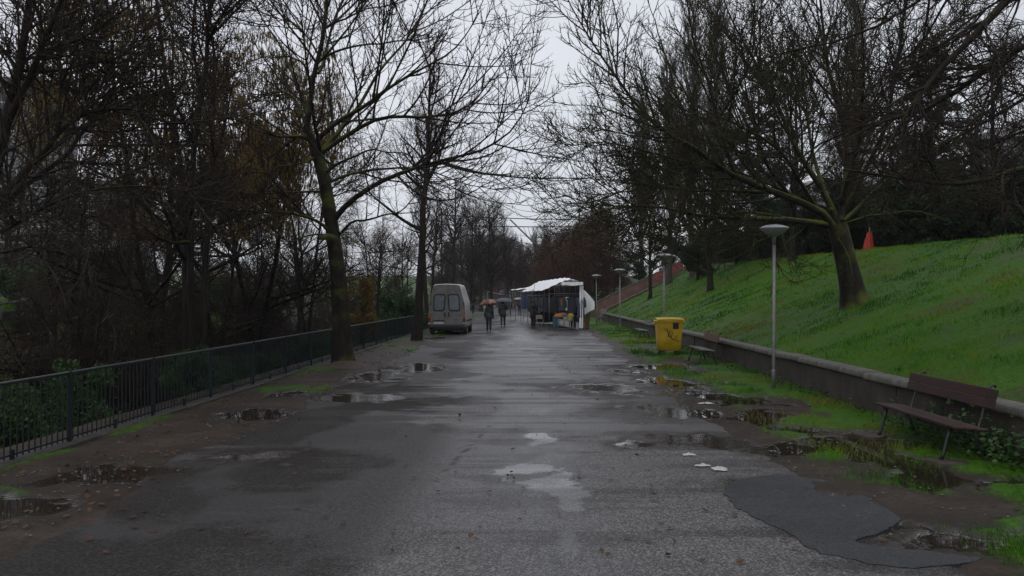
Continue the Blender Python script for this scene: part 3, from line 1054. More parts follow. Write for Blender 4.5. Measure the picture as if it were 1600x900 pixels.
# ---------------- near tree outside the frame on the right, branches drooping into view
rng = np.random.default_rng(303)
L3 = [
    ([(1996, 300), (1850, 40), (1700, -90), (1577, 0), (1520, 60), (1470, 105), (1430, 160), (1400, 208), (1370, 260)], .20, .022, -.5),
    ([(1990, 330), (1830, 250), (1700, 250), (1600, 264), (1530, 282), (1460, 284), (1380, 274), (1320, 268)], .11, .016, -.8),
    ([(1980, 280), (1800, 90), (1650, 60), (1540, 110), (1460, 165), (1380, 190), (1300, 215), (1235, 258)], .13, .012, 1.8),
    ([(1960, 200), (1700, -120), (1520, -60), (1420, 10), (1330, 60), (1240, 80), (1180, 95)], .10, .008, 1.0),
    ([(1985, 310), (1800, 180), (1650, 130), (1570, 170), (1490, 215), (1430, 250), (1380, 310)], .08, .008, .3),
    ([(1940, 100), (1700, -160), (1560, -110), (1480, 0), (1440, 70), (1390, 120), (1330, 160)], .08, .008, 2.4),
    ([(1960, 220), (1760, 40), (1660, 20), (1600, 60), (1550, 130), (1530, 200), (1515, 250)], .07, .008, -1.2),
    ([(1970, 260), (1760, 150), (1640, 190), (1560, 225), (1480, 250), (1400, 235)], .06, .008, 1.2),
]
O3, T3, LM3 = hand_tree((2010, 640), 12.2, [(2010, 700), (2000, 500), (1995, 300), (1980, 150), (1950, -50)], [.34, .28, .24, .2, .16], L3, 3, rng)
zb = TZ(O3[0], O3[1]) - O3[2] - .1
m = tree_meshes('overhanging_tree', [flare(T3, rng, .3, .4), LM3], [
    dict(n=130, K=9, ang=38, length=(.9, 2.4), rmax=.018, rtip=.004, t0=.30, up=-.05, jit=.22, sides=5),
    dict(n=1500, K=6, ang=42, length=(.35, 1.1), rmax=.007, rtip=.003, t0=.1, up=.02, jit=.24, sides=3),
    dict(n=6500, K=3, ang=44, length=(.12, .42), rmax=.004, rtip=.0022, t0=.1, up=.06, jit=.24, sides=3),
], rng, M_BARK, M_TWIG)
put_tree('bare_tree', m[:2], O3, 0, 1, 'mossy bare tree above the bench with drooping branches over the bank')

# ---------------- near alder on the river bank
rng = np.random.default_rng(404)
L4 = [
    ([(-20, 300), (0, 215), (25, 120), (42, 30), (50, -80), (55, -180)], .13, .03, .0),
    ([(5, 205), (40, 130), (70, 60), (100, -20), (120, -120)], .085, .02, -.8),
    ([(-30, 340), (40, 265), (75, 230), (95, 200), (130, 176), (200, 172), (260, 192), (330, 185), (400, 178)], .08, .010, 1.4),
    ([(88, 205), (92, 150), (95, 90), (85, 10), (80, -60)], .035, .012, .6),
    ([(-30, 360), (40, 290), (90, 258), (125, 220), (170, 150), (205, 90), (215, -10)], .07, .012, 2.2),
    ([(60, 80), (120, 60), (190, 20), (240, -40)], .04, .008, -1.0),
    ([(20, 140), (-40, 80), (-80, 0)], .06, .012, -1.0),
    ([(-30, 370), (60, 330), (130, 300), (220, 290), (300, 305)], .05, .008, -.8),
    ([(-35, 400), (50, 390), (120, 400), (200, 420)], .04, .006, 1.2),
    ([(30, 110), (90, 110), (150, 95), (220, 100), (280, 120)], .045, .008, 2.4),
    ([(-25, 350), (30, 330), (90, 345), (140, 380)], .04, .006, -2.2),
]
O4, T4, LM4 = hand_tree((-70, 640), 13.5, [(-70, 760), (-60, 600), (-45, 450), (-25, 320), (-10, 250)], [.22, .19, .17, .16, .14], L4, 3, rng)
m = tree_meshes('bank_tree', [flare(T4, rng, .3, .4), LM4], [
    dict(n=190, K=9, ang=46, length=(1.0, 2.6), rmax=.018, rtip=.004, t0=.12, up=.10, jit=.22, sides=5),
    dict(n=2100, K=6, ang=46, length=(.4, 1.15), rmax=.007, rtip=.003, t0=.1, up=.08, jit=.24, sides=3),
    dict(n=5200, K=3, ang=44, length=(.14, .42), rmax=.004, rtip=.0022, t0=.1, up=.10, jit=.24, sides=3),
], rng, M_BARK, M_TWIG)
put_tree('bare_tree', m[:2], O4, 0, 1, 'dark twin-stemmed bare tree on the river bank behind the railing start')

# ---------------- generic bare trees
def gen_tree(name, seed, H, r0, n1, ang1, len1, t0, up1, lv, bark, twig, stems=1, spread=.0, lean=.04, top=.98, profile=None):
    rng = np.random.default_rng(seed)
    TP, TR = [], []
    K = 14
    for s in range(stems):
        a = 2 * math.pi * s / max(1, stems) + rng.uniform(0, .8)
        h = H * rng.uniform(.82, 1.0)
        dirv = np.array([math.cos(a) * spread + rng.normal() * lean, math.sin(a) * spread + rng.normal() * lean, 1.0])
        z = np.linspace(0, 1, K)
        P = np.stack([dirv[0] * h * z ** 1.25, dirv[1] * h * z ** 1.25, h * z - .25], -1)
        P[1:] += np.cumsum(rng.normal(size=(K - 1, 3)) * [.05, .05, 0] * H / 12, 0)
        TP.append(P)
        TR.append((r0 / stems ** .4) * (1 - z) ** .9 + .012)
    T = (np.array(TP), np.array(TR))
    Lm = children(T, n1, 12, ang1, len1, r0 * .42, .012, t0=t0, t1=top, up=up1, jit=.16, lpow=.62, rng=rng, rfrac=.55)
    return tree_meshes(name, [flare(T, rng, .45, .35), Lm], lv, rng, bark, twig, 9, limb_sides=6), rng

LV_SPREAD = [
    dict(n=300, K=8, ang=42, length=(1.1, 3.0), rmax=.022, rtip=.005, t0=.12, up=.20, jit=.16, sides=4),
    dict(n=1900, K=5, ang=44, length=(.45, 1.4), rmax=.009, rtip=.004, t0=.1, up=.18, jit=.18, sides=3),
    dict(n=4200, K=3, ang=44, length=(.2, .6), rmax=.006, rtip=.004, t0=.1, up=.14, jit=.2, sides=3)]
(ga, _) = gen_tree('avenue_tree', 11, 12.5, .24, 34, 62, (3.0, 5.8), .26, .20, LV_SPREAD, M_BARK, M_TWIG)
(gb, _) = gen_tree('avenue_tree_b', 12, 13.5, .22, 40, 55, (2.6, 5.2), .22, .16, LV_SPREAD, M_BARK, M_TWIG)
LV_SLIM = [
    dict(n=150, K=8, ang=40, length=(.9, 2.6), rmax=.014, rtip=.004, t0=.12, up=.20, jit=.13, sides=4),
    dict(n=800, K=5, ang=40, length=(.4, 1.3), rmax=.007, rtip=.003, t0=.1, up=.26, jit=.15, sides=3),
    dict(n=1700, K=3, ang=42, length=(.2, .5), rmax=.005, rtip=.003, t0=.1, up=.2, jit=.15, sides=3)]
(gc, _) = gen_tree('slim_tree', 13, 14.0, .21, 30, 58, (2.4, 4.6), .20, .20, LV_SLIM, M_BARK, M_TWIG)
LV_ALDER = [
    dict(n=300, K=7, ang=48, length=(.9, 2.6), rmax=.013, rtip=.004, t0=.1, up=.10, jit=.18, sides=4),
    dict(n=2200, K=5, ang=48, length=(.35, 1.0), rmax=.006, rtip=.0028, t0=.1, up=.05, jit=.22, sides=3),
    dict(n=5000, K=3, ang=48, length=(.15, .45), rmax=.004, rtip=.0026, t0=.1, up=.05, jit=.2, sides=3)]
def catkins(cur, n, rng, ln=(.08, .17), r=(.007, .011), mat=M_CATKIN, z0=-99):
    P = cur[0][:, -1]
    P = P[P[:, 2] > z0]
    c = P[rng.choice(len(P), n)] + rng.normal(size=(n, 3)) * .06
    v, q = spindles(c, rng.uniform(*ln, n), rng.uniform(*r, n))
    return fast_mesh('catkins', v, q, None, mat, True)
def leafy(cur, n, rng, size, mat, name='leaves', spread=.06, z0=-99, z1=99, hang=0.0):
    P = cur[0][:, -1]
    P = P[(P[:, 2] > z0) & (P[:, 2] < z1)]
    c = P[rng.choice(len(P), n)] + rng.normal(size=(n, 3)) * spread
    d1 = unit(rng.normal(size=(n, 3)) - np.array([0, 0, hang])); d2 = unit(np.cross(d1, rng.normal(size=(n, 3))))
    s = rng.uniform(size[0], size[1], n)
    v, q = quads_at(c, d1, d2, s * .6, s)
    return fast_mesh(name, v, q, None, mat)
(al, rg) = gen_tree('alder', 21, 12.0, .125, 40, 60, (2.0, 4.2), .26, .10, LV_ALDER, M_BARK, M_TWIG, stems=2, spread=.10)
al_cat = catkins(al[2], 7500, rg, z0=6.5, ln=(.12, .26), r=(.012, .018))
(al2, rg2) = gen_tree('alder_b', 22, 13.0, .135, 40, 56, (2.0, 4.4), .24, .12, LV_ALDER, M_BARK, M_TWIG, stems=3, spread=.16)
al2_cat = leafy(al2[2], 1800, rg2, (.05, .11), M_LEAF_BROWN, z0=1.5, hang=.6, spread=.1)
LV_THICK = [
    dict(n=300, K=7, ang=48, length=(.8, 2.0), rmax=.012, rtip=.004, t0=.1, up=.06, jit=.3, sides=3),
    dict(n=2600, K=5, ang=50, length=(.3, .9), rmax=.007, rtip=.004, t0=.1, up=.03, jit=.3, sides=3),
    dict(n=4200, K=3, ang=48, length=(.15, .4), rmax=.0055, rtip=.004, t0=.1, up=.0, jit=.2, sides=3)]
(th, rg) = gen_tree('thicket', 31, 5.2, .07, 42, 48, (1.4, 2.8), .05, .05, LV_THICK, M_BARK, M_TWIG, stems=7, spread=.42, lean=.15)
th_leaf = leafy(th[2], 900, rg, (.05, .10), M_LEAF_BROWN)
LV_POP = [
    dict(n=420, K=7, ang=26, length=(1.4, 3.2), rmax=.022, rtip=.008, t0=.1, up=.45, jit=.14, sides=3),
    dict(n=3000, K=5, ang=30, length=(.5, 1.5), rmax=.011, rtip=.006, t0=.1, up=.35, jit=.16, sides=3),
    dict(n=5000, K=3, ang=32, length=(.3, .7), rmax=.008, rtip=.006, t0=.1, up=.3, jit=.15, sides=3)]
(po, _) = gen_tree('poplar', 41, 22.0, .28, 70, 30, (3.2, 6.5), .10, .40, LV_POP, M_BARK_GREY, M_TWIG_GREY, lean=.015)
LV_RUS = [
    dict(n=420, K=7, ang=48, length=(1.0, 2.6), rmax=.018, rtip=.006, t0=.1, up=.08, jit=.25, sides=3),
    dict(n=3600, K=5, ang=48, length=(.4, 1.2), rmax=.010, rtip=.006, t0=.1, up=.06, jit=.26, sides=3),
    dict(n=5000, K=3, ang=46, length=(.2, .6), rmax=.008, rtip=.006, t0=.1, up=.06, jit=.2, sides=3)]
(ru, rg) = gen_tree('russet', 51, 9.5, .18, 50, 58, (2.4, 4.6), .10, .08, LV_RUS, M_BARK, M_TWIG_RED, stems=2, spread=.12)
ru_leaf = leafy(ru[2], 9000, rg, (.06, .13), M_LEAF_RED, spread=.12, hang=.5)

# evergreens: conifer with drooping sprays, round dark broadleaf, ivy shrubs
def conifer(seed, H, R, n, mat):
    rng = np.random.default_rng(seed)
    z = np.linspace(0, 1, 12)
    T = (np.stack([z * 0, z * 0, z * H - .2], -1)[None], (.22 * (1 - z) + .015)[None])
    Lm = children(T, 120, 8, 82, (R * .9, R * 1.25), .045, .01, t0=.12, t1=.99, up=-.08, jit=.08, lpow=.85, rng=rng)
    L2_ = children(Lm, 1300, 5, 48, (.6, 1.5), .012, .005, t0=.15, up=-.06, jit=.12, rng=rng, flat=.7)
    P = L2_[0]
    k = rng.integers(0, len(P), n); t = rng.random(n) * 3.99
    i = t.astype(int); fr = (t - i)[:, None]
    c = P[k, i] * (1 - fr) + P[k, i + 1] * fr + rng.normal(size=(n, 3)) * .05
    d1 = unit(rng.normal(size=(n, 3)) + unit(P[k, -1] - P[k, 0]) * 1.2 - np.array([0, 0, .4])); d2 = unit(np.cross(d1, rng.normal(size=(n, 3))))
    s = rng.uniform(.12, .26, n)
    v, q = quads_at(c, d1, d2, s * .28, s)
    tr = join([tubes(T[0], T[1], 9), tubes(Lm[0], Lm[1], 5), tubes(L2_[0], L2_[1], 3)])
    return fast_mesh('conifer_trunk', tr[0], tr[1], None, M_BARK, True), fast_mesh('conifer_needles', v, q, None, mat)
cf = conifer(61, 13, 3.4, 30000, M_NEEDLE)

def broadleaf(seed, H, R, n, mat, trunk_h=1.6, leaf=(.08, .18), squash=1.0, trunk_r=.2, clumps=38, nl=60):
    rng = np.random.default_rng(seed)
    z = np.linspace(0, 1, 8)
    T = (np.stack([z * .25, z * .1, z * H * .8 - .2], -1)[None], (trunk_r * (1 - .8 * z))[None])
    Lm = children(T, nl, 8, 62, (R * .7, R * 1.25), .06, .01, t0=trunk_h / H, t1=.98, up=.10, jit=.2, lpow=.35, rng=rng)
    cc = Lm[0][:, 3:].reshape(-1, 3)
    cc = cc[rng.choice(len(cc), clumps)]
    rr = rng.uniform(.16, .30, clumps) * R
    k = rng.integers(0, clumps, n)
    dv = unit(rng.normal(size=(n, 3))) * (rng.random(n) ** .5)[:, None]
    c = cc[k] + dv * rr[k][:, None] * np.array([1, 1, .75 * squash])
    c[:, 2] = np.maximum(c[:, 2], .03)
    d1 = unit(dv * .6 + rng.normal(size=(n, 3)) * .7 - np.array([0, 0, .3])); d2 = unit(np.cross(d1, rng.normal(size=(n, 3))))
    s = rng.uniform(leaf[0], leaf[1], n)
    v, q = quads_at(c, d1, d2, s * .62, s)
    tr = join([tubes(T[0], T[1], 8), tubes(Lm[0], Lm[1], 4)])
    return fast_mesh('evergreen_trunk', tr[0], tr[1], None, M_BARK, True), fast_mesh('evergreen_leaves', v, q, None, mat)
ev = broadleaf(71, 7.5, 3.2, 26000, M_LEAF_DARK, 1.3)
iv = broadleaf(72, 1.9, 1.5, 9000, M_LEAF_GREEN, .1, (.06, .13), trunk_r=.04, clumps=46, nl=40)
oc = broadleaf(73, 4.2, 1.1, 7000, M_LEAF_OCHRE, .5, (.06, .14), 2.2, trunk_r=.06, clumps=40, nl=60)

def T_at(px, d, z=None):
    """ground position below pixel column px at distance d"""
    x = (px - 830.0) * d / FPX
    return (x, d, TZ(x, d) - .05 if z is None else z)

# ---------------- avenue row along the railing
put_tree('bare_tree', gc[:2], (-5.2, 38.6, 0), .4, 1.0, 'straight-trunked bare tree standing between the railing and the van')
put_tree('bare_tree', gb[:2], T_at(768, 78), 2.1, .80, 'slim bare tree at the road edge beyond the umbrellas')
put_tree('bare_tree', gc[:2], (-6.9, 57, -.2), 3.7, .8, 'bare tree rising behind the van roof')
put_tree('bare_tree', gb[:2], T_at(735, 98), 5.1, .95, 'bare tree far along the railing past the van')
for px_, d_, rz_, sc_ in ((706, 74, 1.0, .95), (752, 112, 2.0, 1.1), (795, 135, 3.0, 1.1), (725, 128, 4.0, 1.2), (672, 66, .2, .8)):
    put_tree('bare_tree', gc[:2], T_at(px_, d_), rz_, sc_, 'bare tree lining the railing beyond the van', 'trees lining the railing beyond the van')
# ---------------- river-side wood
WOOD = [  # mesh, px column, distance, rot, scale, catkins
    (al, al_cat, 255, 21, .3, 1.0), (al, al_cat, 400, 29, 2.4, 1.05), (al2, al2_cat, 300, 19, 1.1, .95), (al2, al2_cat, 110, 24, 4.0, .8),
    (al, al_cat, 330, 27, 3.3, .9), (al2, al2_cat, 180, 31, .9, .8), (al2, None, 478, 36, 2.0, .95),
    (al2, al2_cat, 585, 44, 5.5, .62), (al, None, 540, 50, 1.4, .7), (al2, None, 630, 62, 3.0, .75), (al, None, 690, 88, 4.2, .9),
    (al2, None, 20, 40, 2.2, .95), (al, None, 250, 48, 4.9, .95), (al2, None, 410, 55, .2, .95), (ga, None, 470, 70, 4.4, .85), (gb, None, 590, 85, .5, .8)]
WL = ['alder hung with ochre catkins on the river bank', 'bare multi-stemmed tree in the river-side wood', 'bare tree in the dim wood across the river']
for (ms, ck, px, d, rz, sc) in WOOD:
    lab = WL[0] if ck is al_cat else (WL[1] if d < 48 else WL[2])
    if px == 585: lab2 = 'multi-stemmed bare tree beside the ochre-yellow shrub'
    elif px == 478: lab2 = 'bare multi-stemmed tree just behind the big mossy tree by the railing'
    else: lab2 = lab
    put_tree('bare_tree', (ms[0], ms[1], ck if ck is al_cat else None, ck if ck is al2_cat else None), T_at(px, d), rz, sc, lab2, {WL[0]: 'catkin alders on the river bank', WL[1]: 'multi-stemmed bare trees of the river-side wood', WL[2]: 'bare trees across the river'}[lab])
# undergrowth: bare shrubs down to the railing
rs = np.random.default_rng(88)
sp = []
for i in range(20):
    y_ = 15 + 55 * (i / 20) ** 1.1 + rs.uniform(-.6, .6)
    x_ = -rs.uniform(9.0, 11.5) - .06 * y_ * rs.random()
    sp.append((x_, y_))
for i in range(18):
    sp.append((-rs.uniform(20, 30), 20 + i * 3.6 + rs.uniform(-1, 1)))
for (x_, y_) in sp:
    near = x_ > -15
    put_tree('bare_shrub', (th[0], th[1], th_leaf), (x_, y_, TZ(x_, y_) - .05), rs.uniform(0, 6.28), rs.uniform(.55, .85),
             'tangled bare shrub with a few brown leaves behind the railing' if near else 'tangled bare shrub on the far river bank',
             'bare shrubs behind the railing' if near else 'bare shrubs on the far river bank', 'shrub', ('stems', 'twigs', 'dead_leaves'))
for i in range(16):
    x_, y_ = -rs.uniform(7.2, 8.6), 10 + i * 2.9 + rs.uniform(-.8, .8)
    put_tree('ivy_shrub', iv, (x_, y_, TZ(x_, y_) - .1), rs.uniform(0, 6.28), rs.uniform(.42, .8), 'low green leafy shrub at the foot of the railing', 'green shrubs at the railing', 'shrub', ('stems', 'leaves'))
for i in range(9):
    x_, y_ = -rs.uniform(21, 24), 24 + i * 5 + rs.uniform(-1, 1)
    put_tree('ivy_shrub', iv, (x_, y_, TZ(x_, y_) - .1), rs.uniform(0, 6.28), rs.uniform(.9, 1.5), 'green leafy shrub on the far river bank', 'green shrubs on the far bank', 'shrub', ('stems', 'leaves'))
put_tree('ochre_shrub', oc, T_at(562, 40), 1.0, .95, 'tall ochre-yellow shrub behind the railing', None, 'shrub', ('stems', 'leaves'))
put_tree('ivy_shrub', iv, T_at(618, 47), 1.0, 1.3, 'broad ivy-green bush beside the ochre shrub', None, 'shrub', ('stems', 'leaves'))

# ---------------- bank top, right background
put_tree('bare_tree', gb[:2], T_at(1015, 60), .9, .62, 'crooked bare tree beside the stair parapet on the bank')
for i, (px, d, s, rz) in enumerate(((1085, 62, .92, 0), (1120, 70, 1.0, 1.2), (1045, 66, .85, 2.2), (1335, 52, .8, 4.2), (1005, 92, .95, .7))):
    put_tree('poplar_tree', po[:2], T_at(px, d), rz, s, 'tall grey bare poplar behind the grass bank', 'poplars behind the bank')
put_tree('conifer_tree', cf, T_at(1185, 52), .3, .95, 'blue-green conifer behind the leaning tree')
put_tree('conifer_tree', cf, T_at(1455, 44), 1.3, .9, 'dark conifer behind the bank above the bench')
put_tree('conifer_tree', cf, T_at(822, 190), 2.0, .9, 'narrow dark conifer poking above the far end of the road')
ER = np.random.default_rng(5)
for i, (px, d, s) in enumerate(((1090, 58, .75), (1150, 56, .8), (1215, 50, .8), (1260, 47, .85), (1310, 44, .9), (1380, 42, .85), (1430, 40, .8), (1490, 38, .85), (1550, 36, .8), (1600, 35, .85), (1650, 33, .85), (960, 96, .9), (1000, 84, .75), (1045, 75, .8))):
    put_tree('evergreen_tree', ev, T_at(px, d), ER.uniform(0, 6.2), (s * .8, s * .8, s * .62), 'dark evergreen tree along the top of the bank', 'evergreens along the bank top')
hg = broadleaf(74, 2.4, 1.9, 9000, M_LEAF_DARK, .05, (.09, .2), trunk_r=.06, clumps=60, nl=50)
for i in range(34):
    d = 30 + i * 1.9 + ER.uniform(-.5, .5)
    x_ = 17.0 + ER.uniform(-.6, 1.6)
    put_tree('evergreen_shrub', hg, (x_, d, TZ(x_, d) - .1), ER.uniform(0, 6.2), ER.uniform(.85, 1.25), 'dark evergreen shrub growing along the back of the bank top', 'evergreen shrubs on the bank top', 'shrub', ('stems', 'leaves'))
for i, (px, d, s) in enumerate(((1110, 47, .7), (1240, 42, .75), (1430, 37, .62), (1560, 33, .62), (1330, 44, .6))):
    ms = (ga, gb)[i % 2]
    put_tree('bare_tree', ms[:2], T_at(px, d), ER.uniform(0, 6.2), s, ('bare tree on the bank top between the stairs and the tall poplars', 'bare tree on the bank top behind the saucer lamp beside the wall',
             'bare tree on the bank top just past the orange-red netting', 'bare tree on the bank top above the dark brown bench', 'bare tree behind the trunk of the leaning mossy tree')[i], 'bare trees along the bank top')
for i, (px, d, s) in enumerate(((900, 92, .95), (930, 84, .9), (878, 106, 1.0), (915, 110, 1.1), (862, 122, 1.0), (948, 100, 1.05))):
    put_tree('russet_tree', (ru[0], ru[1], ru_leaf), T_at(px, d), ER.uniform(0, 6.2), s, 'russet-brown tree keeping dead leaves behind the stall', 'russet trees behind the stall', 'tree', ('trunk', 'crown', 'dead_leaves'))
# ---------------- end of the road
for i in range(19):
    px = 690 + i * 12.4 + ER.uniform(-6, 6)
    d = ER.uniform(125, 190)
    ms = (ga, gb, al2, ru)[i % 4]
    put_tree('bare_tree', ms[:2], T_at(px, d), ER.uniform(0, 6.2), ER.uniform(.85, 1.15), 'bare tree in the grey wood closing the end of the road', 'wood at the end of the road')
for i in range(8):
    px = 770 + i * 13 + ER.uniform(-5, 5)
    put_tree('poplar_tree', po[:2], T_at(px, ER.uniform(180, 230)), ER.uniform(0, 6.2), ER.uniform(.6, .85), 'distant pale poplar above the wood at the road end', 'distant poplars')

# ================================================================== turf, leaves, weeds
def blades(name, n, xr, yr, hh, ww, seed, dens=None, ymul=1.0, tint0=.0, maxz=None):
    rng = np.random.default_rng(seed)
    x = rng.uniform(xr[0], xr[1], n * 3)
    y = yr[0] * (yr[1] / yr[0]) ** rng.random(n * 3)          # denser close by
    c = grass_cover(x, y) * (1 - puddle_mask(x, y) * .9 * (x < 5.8))
    keep = rng.random(n * 3) < c
    x, y = x[keep][:n], y[keep][:n]
    n = len(x)
    z = terrain(x, y) + .0
    tall = .35 + 2.2 * np.clip(fbm(x * 1.6, y * 1.6, 91, 4) - .32, 0, 1) ** 1.1 * 1.6
    near = np.clip(y / 14.0, .8, 3.2)
    h = rng.uniform(hh[0], hh[1], n) * tall
    w = rng.uniform(ww[0], ww[1], n) * near
    a = rng.uniform(0, 2 * np.pi, n)
    lean = rng.normal(size=(n, 2)) * .55 * h[:, None]
    wd = np.stack([np.cos(a), np.sin(a), a * 0], -1) * w[:, None] * .5
    b = np.stack([x, y, z - .01], -1)
    mid = b + np.stack([lean[:, 0] * .35, lean[:, 1] * .35, h * .6], -1)
    tip = b + np.stack([lean[:, 0], lean[:, 1], h], -1)
    vs = np.stack([b - wd, b + wd, mid + wd * .7, mid - wd * .7, tip], 1).reshape(-1, 3)
    k = np.arange(n)[:, None] * 5
    t = np.clip(.40 + (fbm(x * .45, y * .45, 93, 4) - .5) * 2.6 + (fbm(x * 2.0, y * 2.0, 95, 3) - .5) * 1.3 + .05 + rng.normal(size=n) * .14 + tint0, 0, 1)
    tint = np.repeat(t, 5)
    me = fast_mesh(name, vs, k + np.array([[0, 1, 2, 3]]), k + np.array([[3, 2, 4]]), M_GRASS, False, {'tint': tint})
    return link(name, me)
tag(blades('bank_grass', 120000, (5.95, 15.5), (9, 75), (.030, .085), (.007, .013), 1), 'lush short green grass covering the sloping bank', 'grass', kind='stuff')
tag(blades('verge_grass', 45000, (3.2, 5.8), (6, 60), (.05, .14), (.005, .010), 2, tint0=.05), 'patchy wet grass growing between the road and the low wall', 'grass', kind='stuff')
tag(blades('railing_grass', 16000, (-6.1, -4.3), (7, 60), (.03, .08), (.005, .010), 3, tint0=.12), 'thin grass patches in the mud beside the railing', 'grass', kind='stuff')

# broad-leaved weeds at the wall foot behind the bench
rng = np.random.default_rng(12)
n = 3800
wy = np.where(rng.random(n) < .6, rng.normal(10.9, 1.1, n), rng.uniform(8, 34, n))
wx = 5.75 - np.abs(rng.normal(0, .26, n))
hz = np.abs(rng.normal(0, .13, n)) * np.where((wy > 9.2) & (wy < 12.6), 1.6, .7)
c = np.stack([wx, wy, terrain(wx, wy) + .02 + hz], -1)
d1 = unit(rng.normal(size=(n, 3)) * [1, 1, .45]); d2 = unit(np.cross(d1, rng.normal(size=(n, 3)) * .4 + [0, 0, 1]))
s = rng.uniform(.035, .085, n)
v, q = quads_at(c, d1, d2, s * .7, s)
tag(link('weeds', fast_mesh('weeds', v, q, None, M_LEAF_GREEN)), 'dark leafy weeds along the foot of the slab wall', 'weeds', kind='stuff')

# fallen leaves
n = 1900
lx = np.concatenate([rng.uniform(6.1, 13.5, 700), rng.uniform(3.2, 5.7, 250), rng.uniform(-6.1, -4.0, 600), rng.normal(-5.2, .6, 100), rng.uniform(-4.2, 3.0, 250)])
ly = np.concatenate([rng.uniform(9, 45, 700), rng.uniform(6.5, 30, 250), rng.uniform(7, 32, 600), rng.normal(24.2, .6, 100), 6 * (30 / 6) ** rng.random(250)])
c = np.stack([lx, ly, terrain(lx, ly) + np.where(lx > 6, .05, .032)], -1)
d1 = unit(rng.normal(size=(n, 3)) * [1, 1, .3]); d2 = unit(np.cross(d1, rng.normal(size=(n, 3)) * .3 + [0, 0, 1]))
s = rng.uniform(.035, .085, n)
v, q = quads_at(c, d1, d2, s * .75, s)
tag(link('fallen_leaves', fast_mesh('fallen_leaves', v, q, None, M_LEAF_BROWN)), 'scattered brown fallen leaves on the verge and bank', 'leaves', kind='stuff')
# earth heap at the foot of the big tree
mb = MB()
P = []
for i in range(9):
    r = .1 + .75 * i / 8
    P.append([(r * math.cos(a) * 1.25, r * math.sin(a), .16 * math.exp(-(r / .42) ** 2) + .03 * random.random() * (1 - i / 8) - .01 * (i == 8)) for a in np.linspace(0, 2 * math.pi, 28, endpoint=False)])
mb.grid(P, True)
o = mb.build('soil_mound', simple('leafy_soil', (.09, .055, .038), .8, .5, 16, bmp=.6, col2=(.030, .020, .015)), None, (-5.25, 24.15, .015))
tag(o, kind='structure')
# loose stones on the muddy strips
sm = MB()
ico = bmesh.new(); bmesh.ops.create_icosphere(ico, subdivisions=1, radius=1)
iv_ = [tuple(p.co) for p in ico.verts]; if_ = [tuple(p.index for p in f.verts) for f in ico.faces]; ico.free()
for i in range(900):
    sx_ = random.choice((-1, 1, -1))
    x_ = random.uniform(-6.0, -4.0) if sx_ < 0 else random.uniform(2.9, 4.4)
    y_ = 7 * (40 / 7) ** random.random()
    r = random.uniform(.005, .016) * (1.6 if random.random() < .06 else 1)
    sm.add([(x_ + p[0] * r * 1.3, y_ + p[1] * r, .018 + p[2] * r * .6) for p in iv_], if_)
tag(sm.build('gravel', simple('pale_gravel', (.11, .10, .09), .6, .5, 40)), 'small loose stones in the mud beside the road', 'gravel', kind='stuff')

# ================================================================== park lamps
def lamp_post(loc, label, tilt=0.0):
    e = empty('street_lamp', loc, 0, label, 'lamp', 'lamps along the slab wall')
    if 'street_lamp_meshes' not in MATS:
        ms = {}
        ms['pole'] = MB().tube([(0, 0, -.1), (0, 0, .5), (0, 0, 3.15)], [.034, .033, .031], 14).mesh('pole', M_STEEL)
        ms['base_sleeve'] = MB().lathe([(.036, -.1), (.043, -.1), (.043, .42), (.037, .45), (.033, .45)], n=14).mesh('base_sleeve', M_STEEL)
        ms['collar'] = MB().lathe([(.030, 3.10), (.042, 3.10), (.042, 3.25), (.050, 3.27), (.02, 3.27)], n=16).mesh('collar', M_STEEL)
        ms['bowl'] = MB().lathe([(.03, 3.262), (.10, 3.275), (.19, 3.335), (.30, 3.430), (.305, 3.445), (.296, 3.440), (.18, 3.350), (.09, 3.288), (.02, 3.278)], n=32).mesh('bowl', M_LAMPGLASS)
        ms['lid'] = MB().lathe([(.312, 3.446), (.30, 3.462), (.20, 3.502), (.08, 3.522), (.002, 3.525), (.002, 3.515), (.17, 3.492), (.29, 3.452), (.312, 3.446)], n=32).mesh('lid', simple('lamp_lid', (.34, .35, .37), .25, .15, 6, metal=.4))
        ms['reflector'] = MB().lathe([(.002, 3.47), (.16, 3.465), (.165, 3.45), (.06, 3.42), (.002, 3.42)], n=24).mesh('reflector', simple('lamp_reflector', (.10, .11, .14), .4, .2, 6))
        ms['bulb'] = MB().lathe([(.002, 3.42), (.022, 3.41), (.024, 3.33), (.012, 3.29), (.002, 3.29)], n=12).mesh('bulb', simple('lamp_bulb', (.6, .6, .58), .25, .1, 4))
        MATS['street_lamp_meshes'] = ms
    for k, me in MATS['street_lamp_meshes'].items():
        link(k, me, e)
    e.rotation_euler = (0, tilt, 0)
    return e
lamp_post((5.14, 18.1, 0), 'slim steel lamp post with saucer head beside the slab wall, by the bare verge', .004)
lamp_post((4.72, 30.3, 0), 'slim lamp post rising behind the yellow bin')
lamp_post((4.90, 47.0, 0), 'slim lamp post beside the grey bench, before the stair parapet', -.004)
lamp_post((4.55, 59.5, 0), 'slim lamp post next to the market stall drape')
# lamp on the plateau
e = lamp_post(T_at(1571, 31), 'lamp post on top of the bank among the trees')
e['group'] = 'lamps on the bank'; e.scale = (.8, .8, .62)

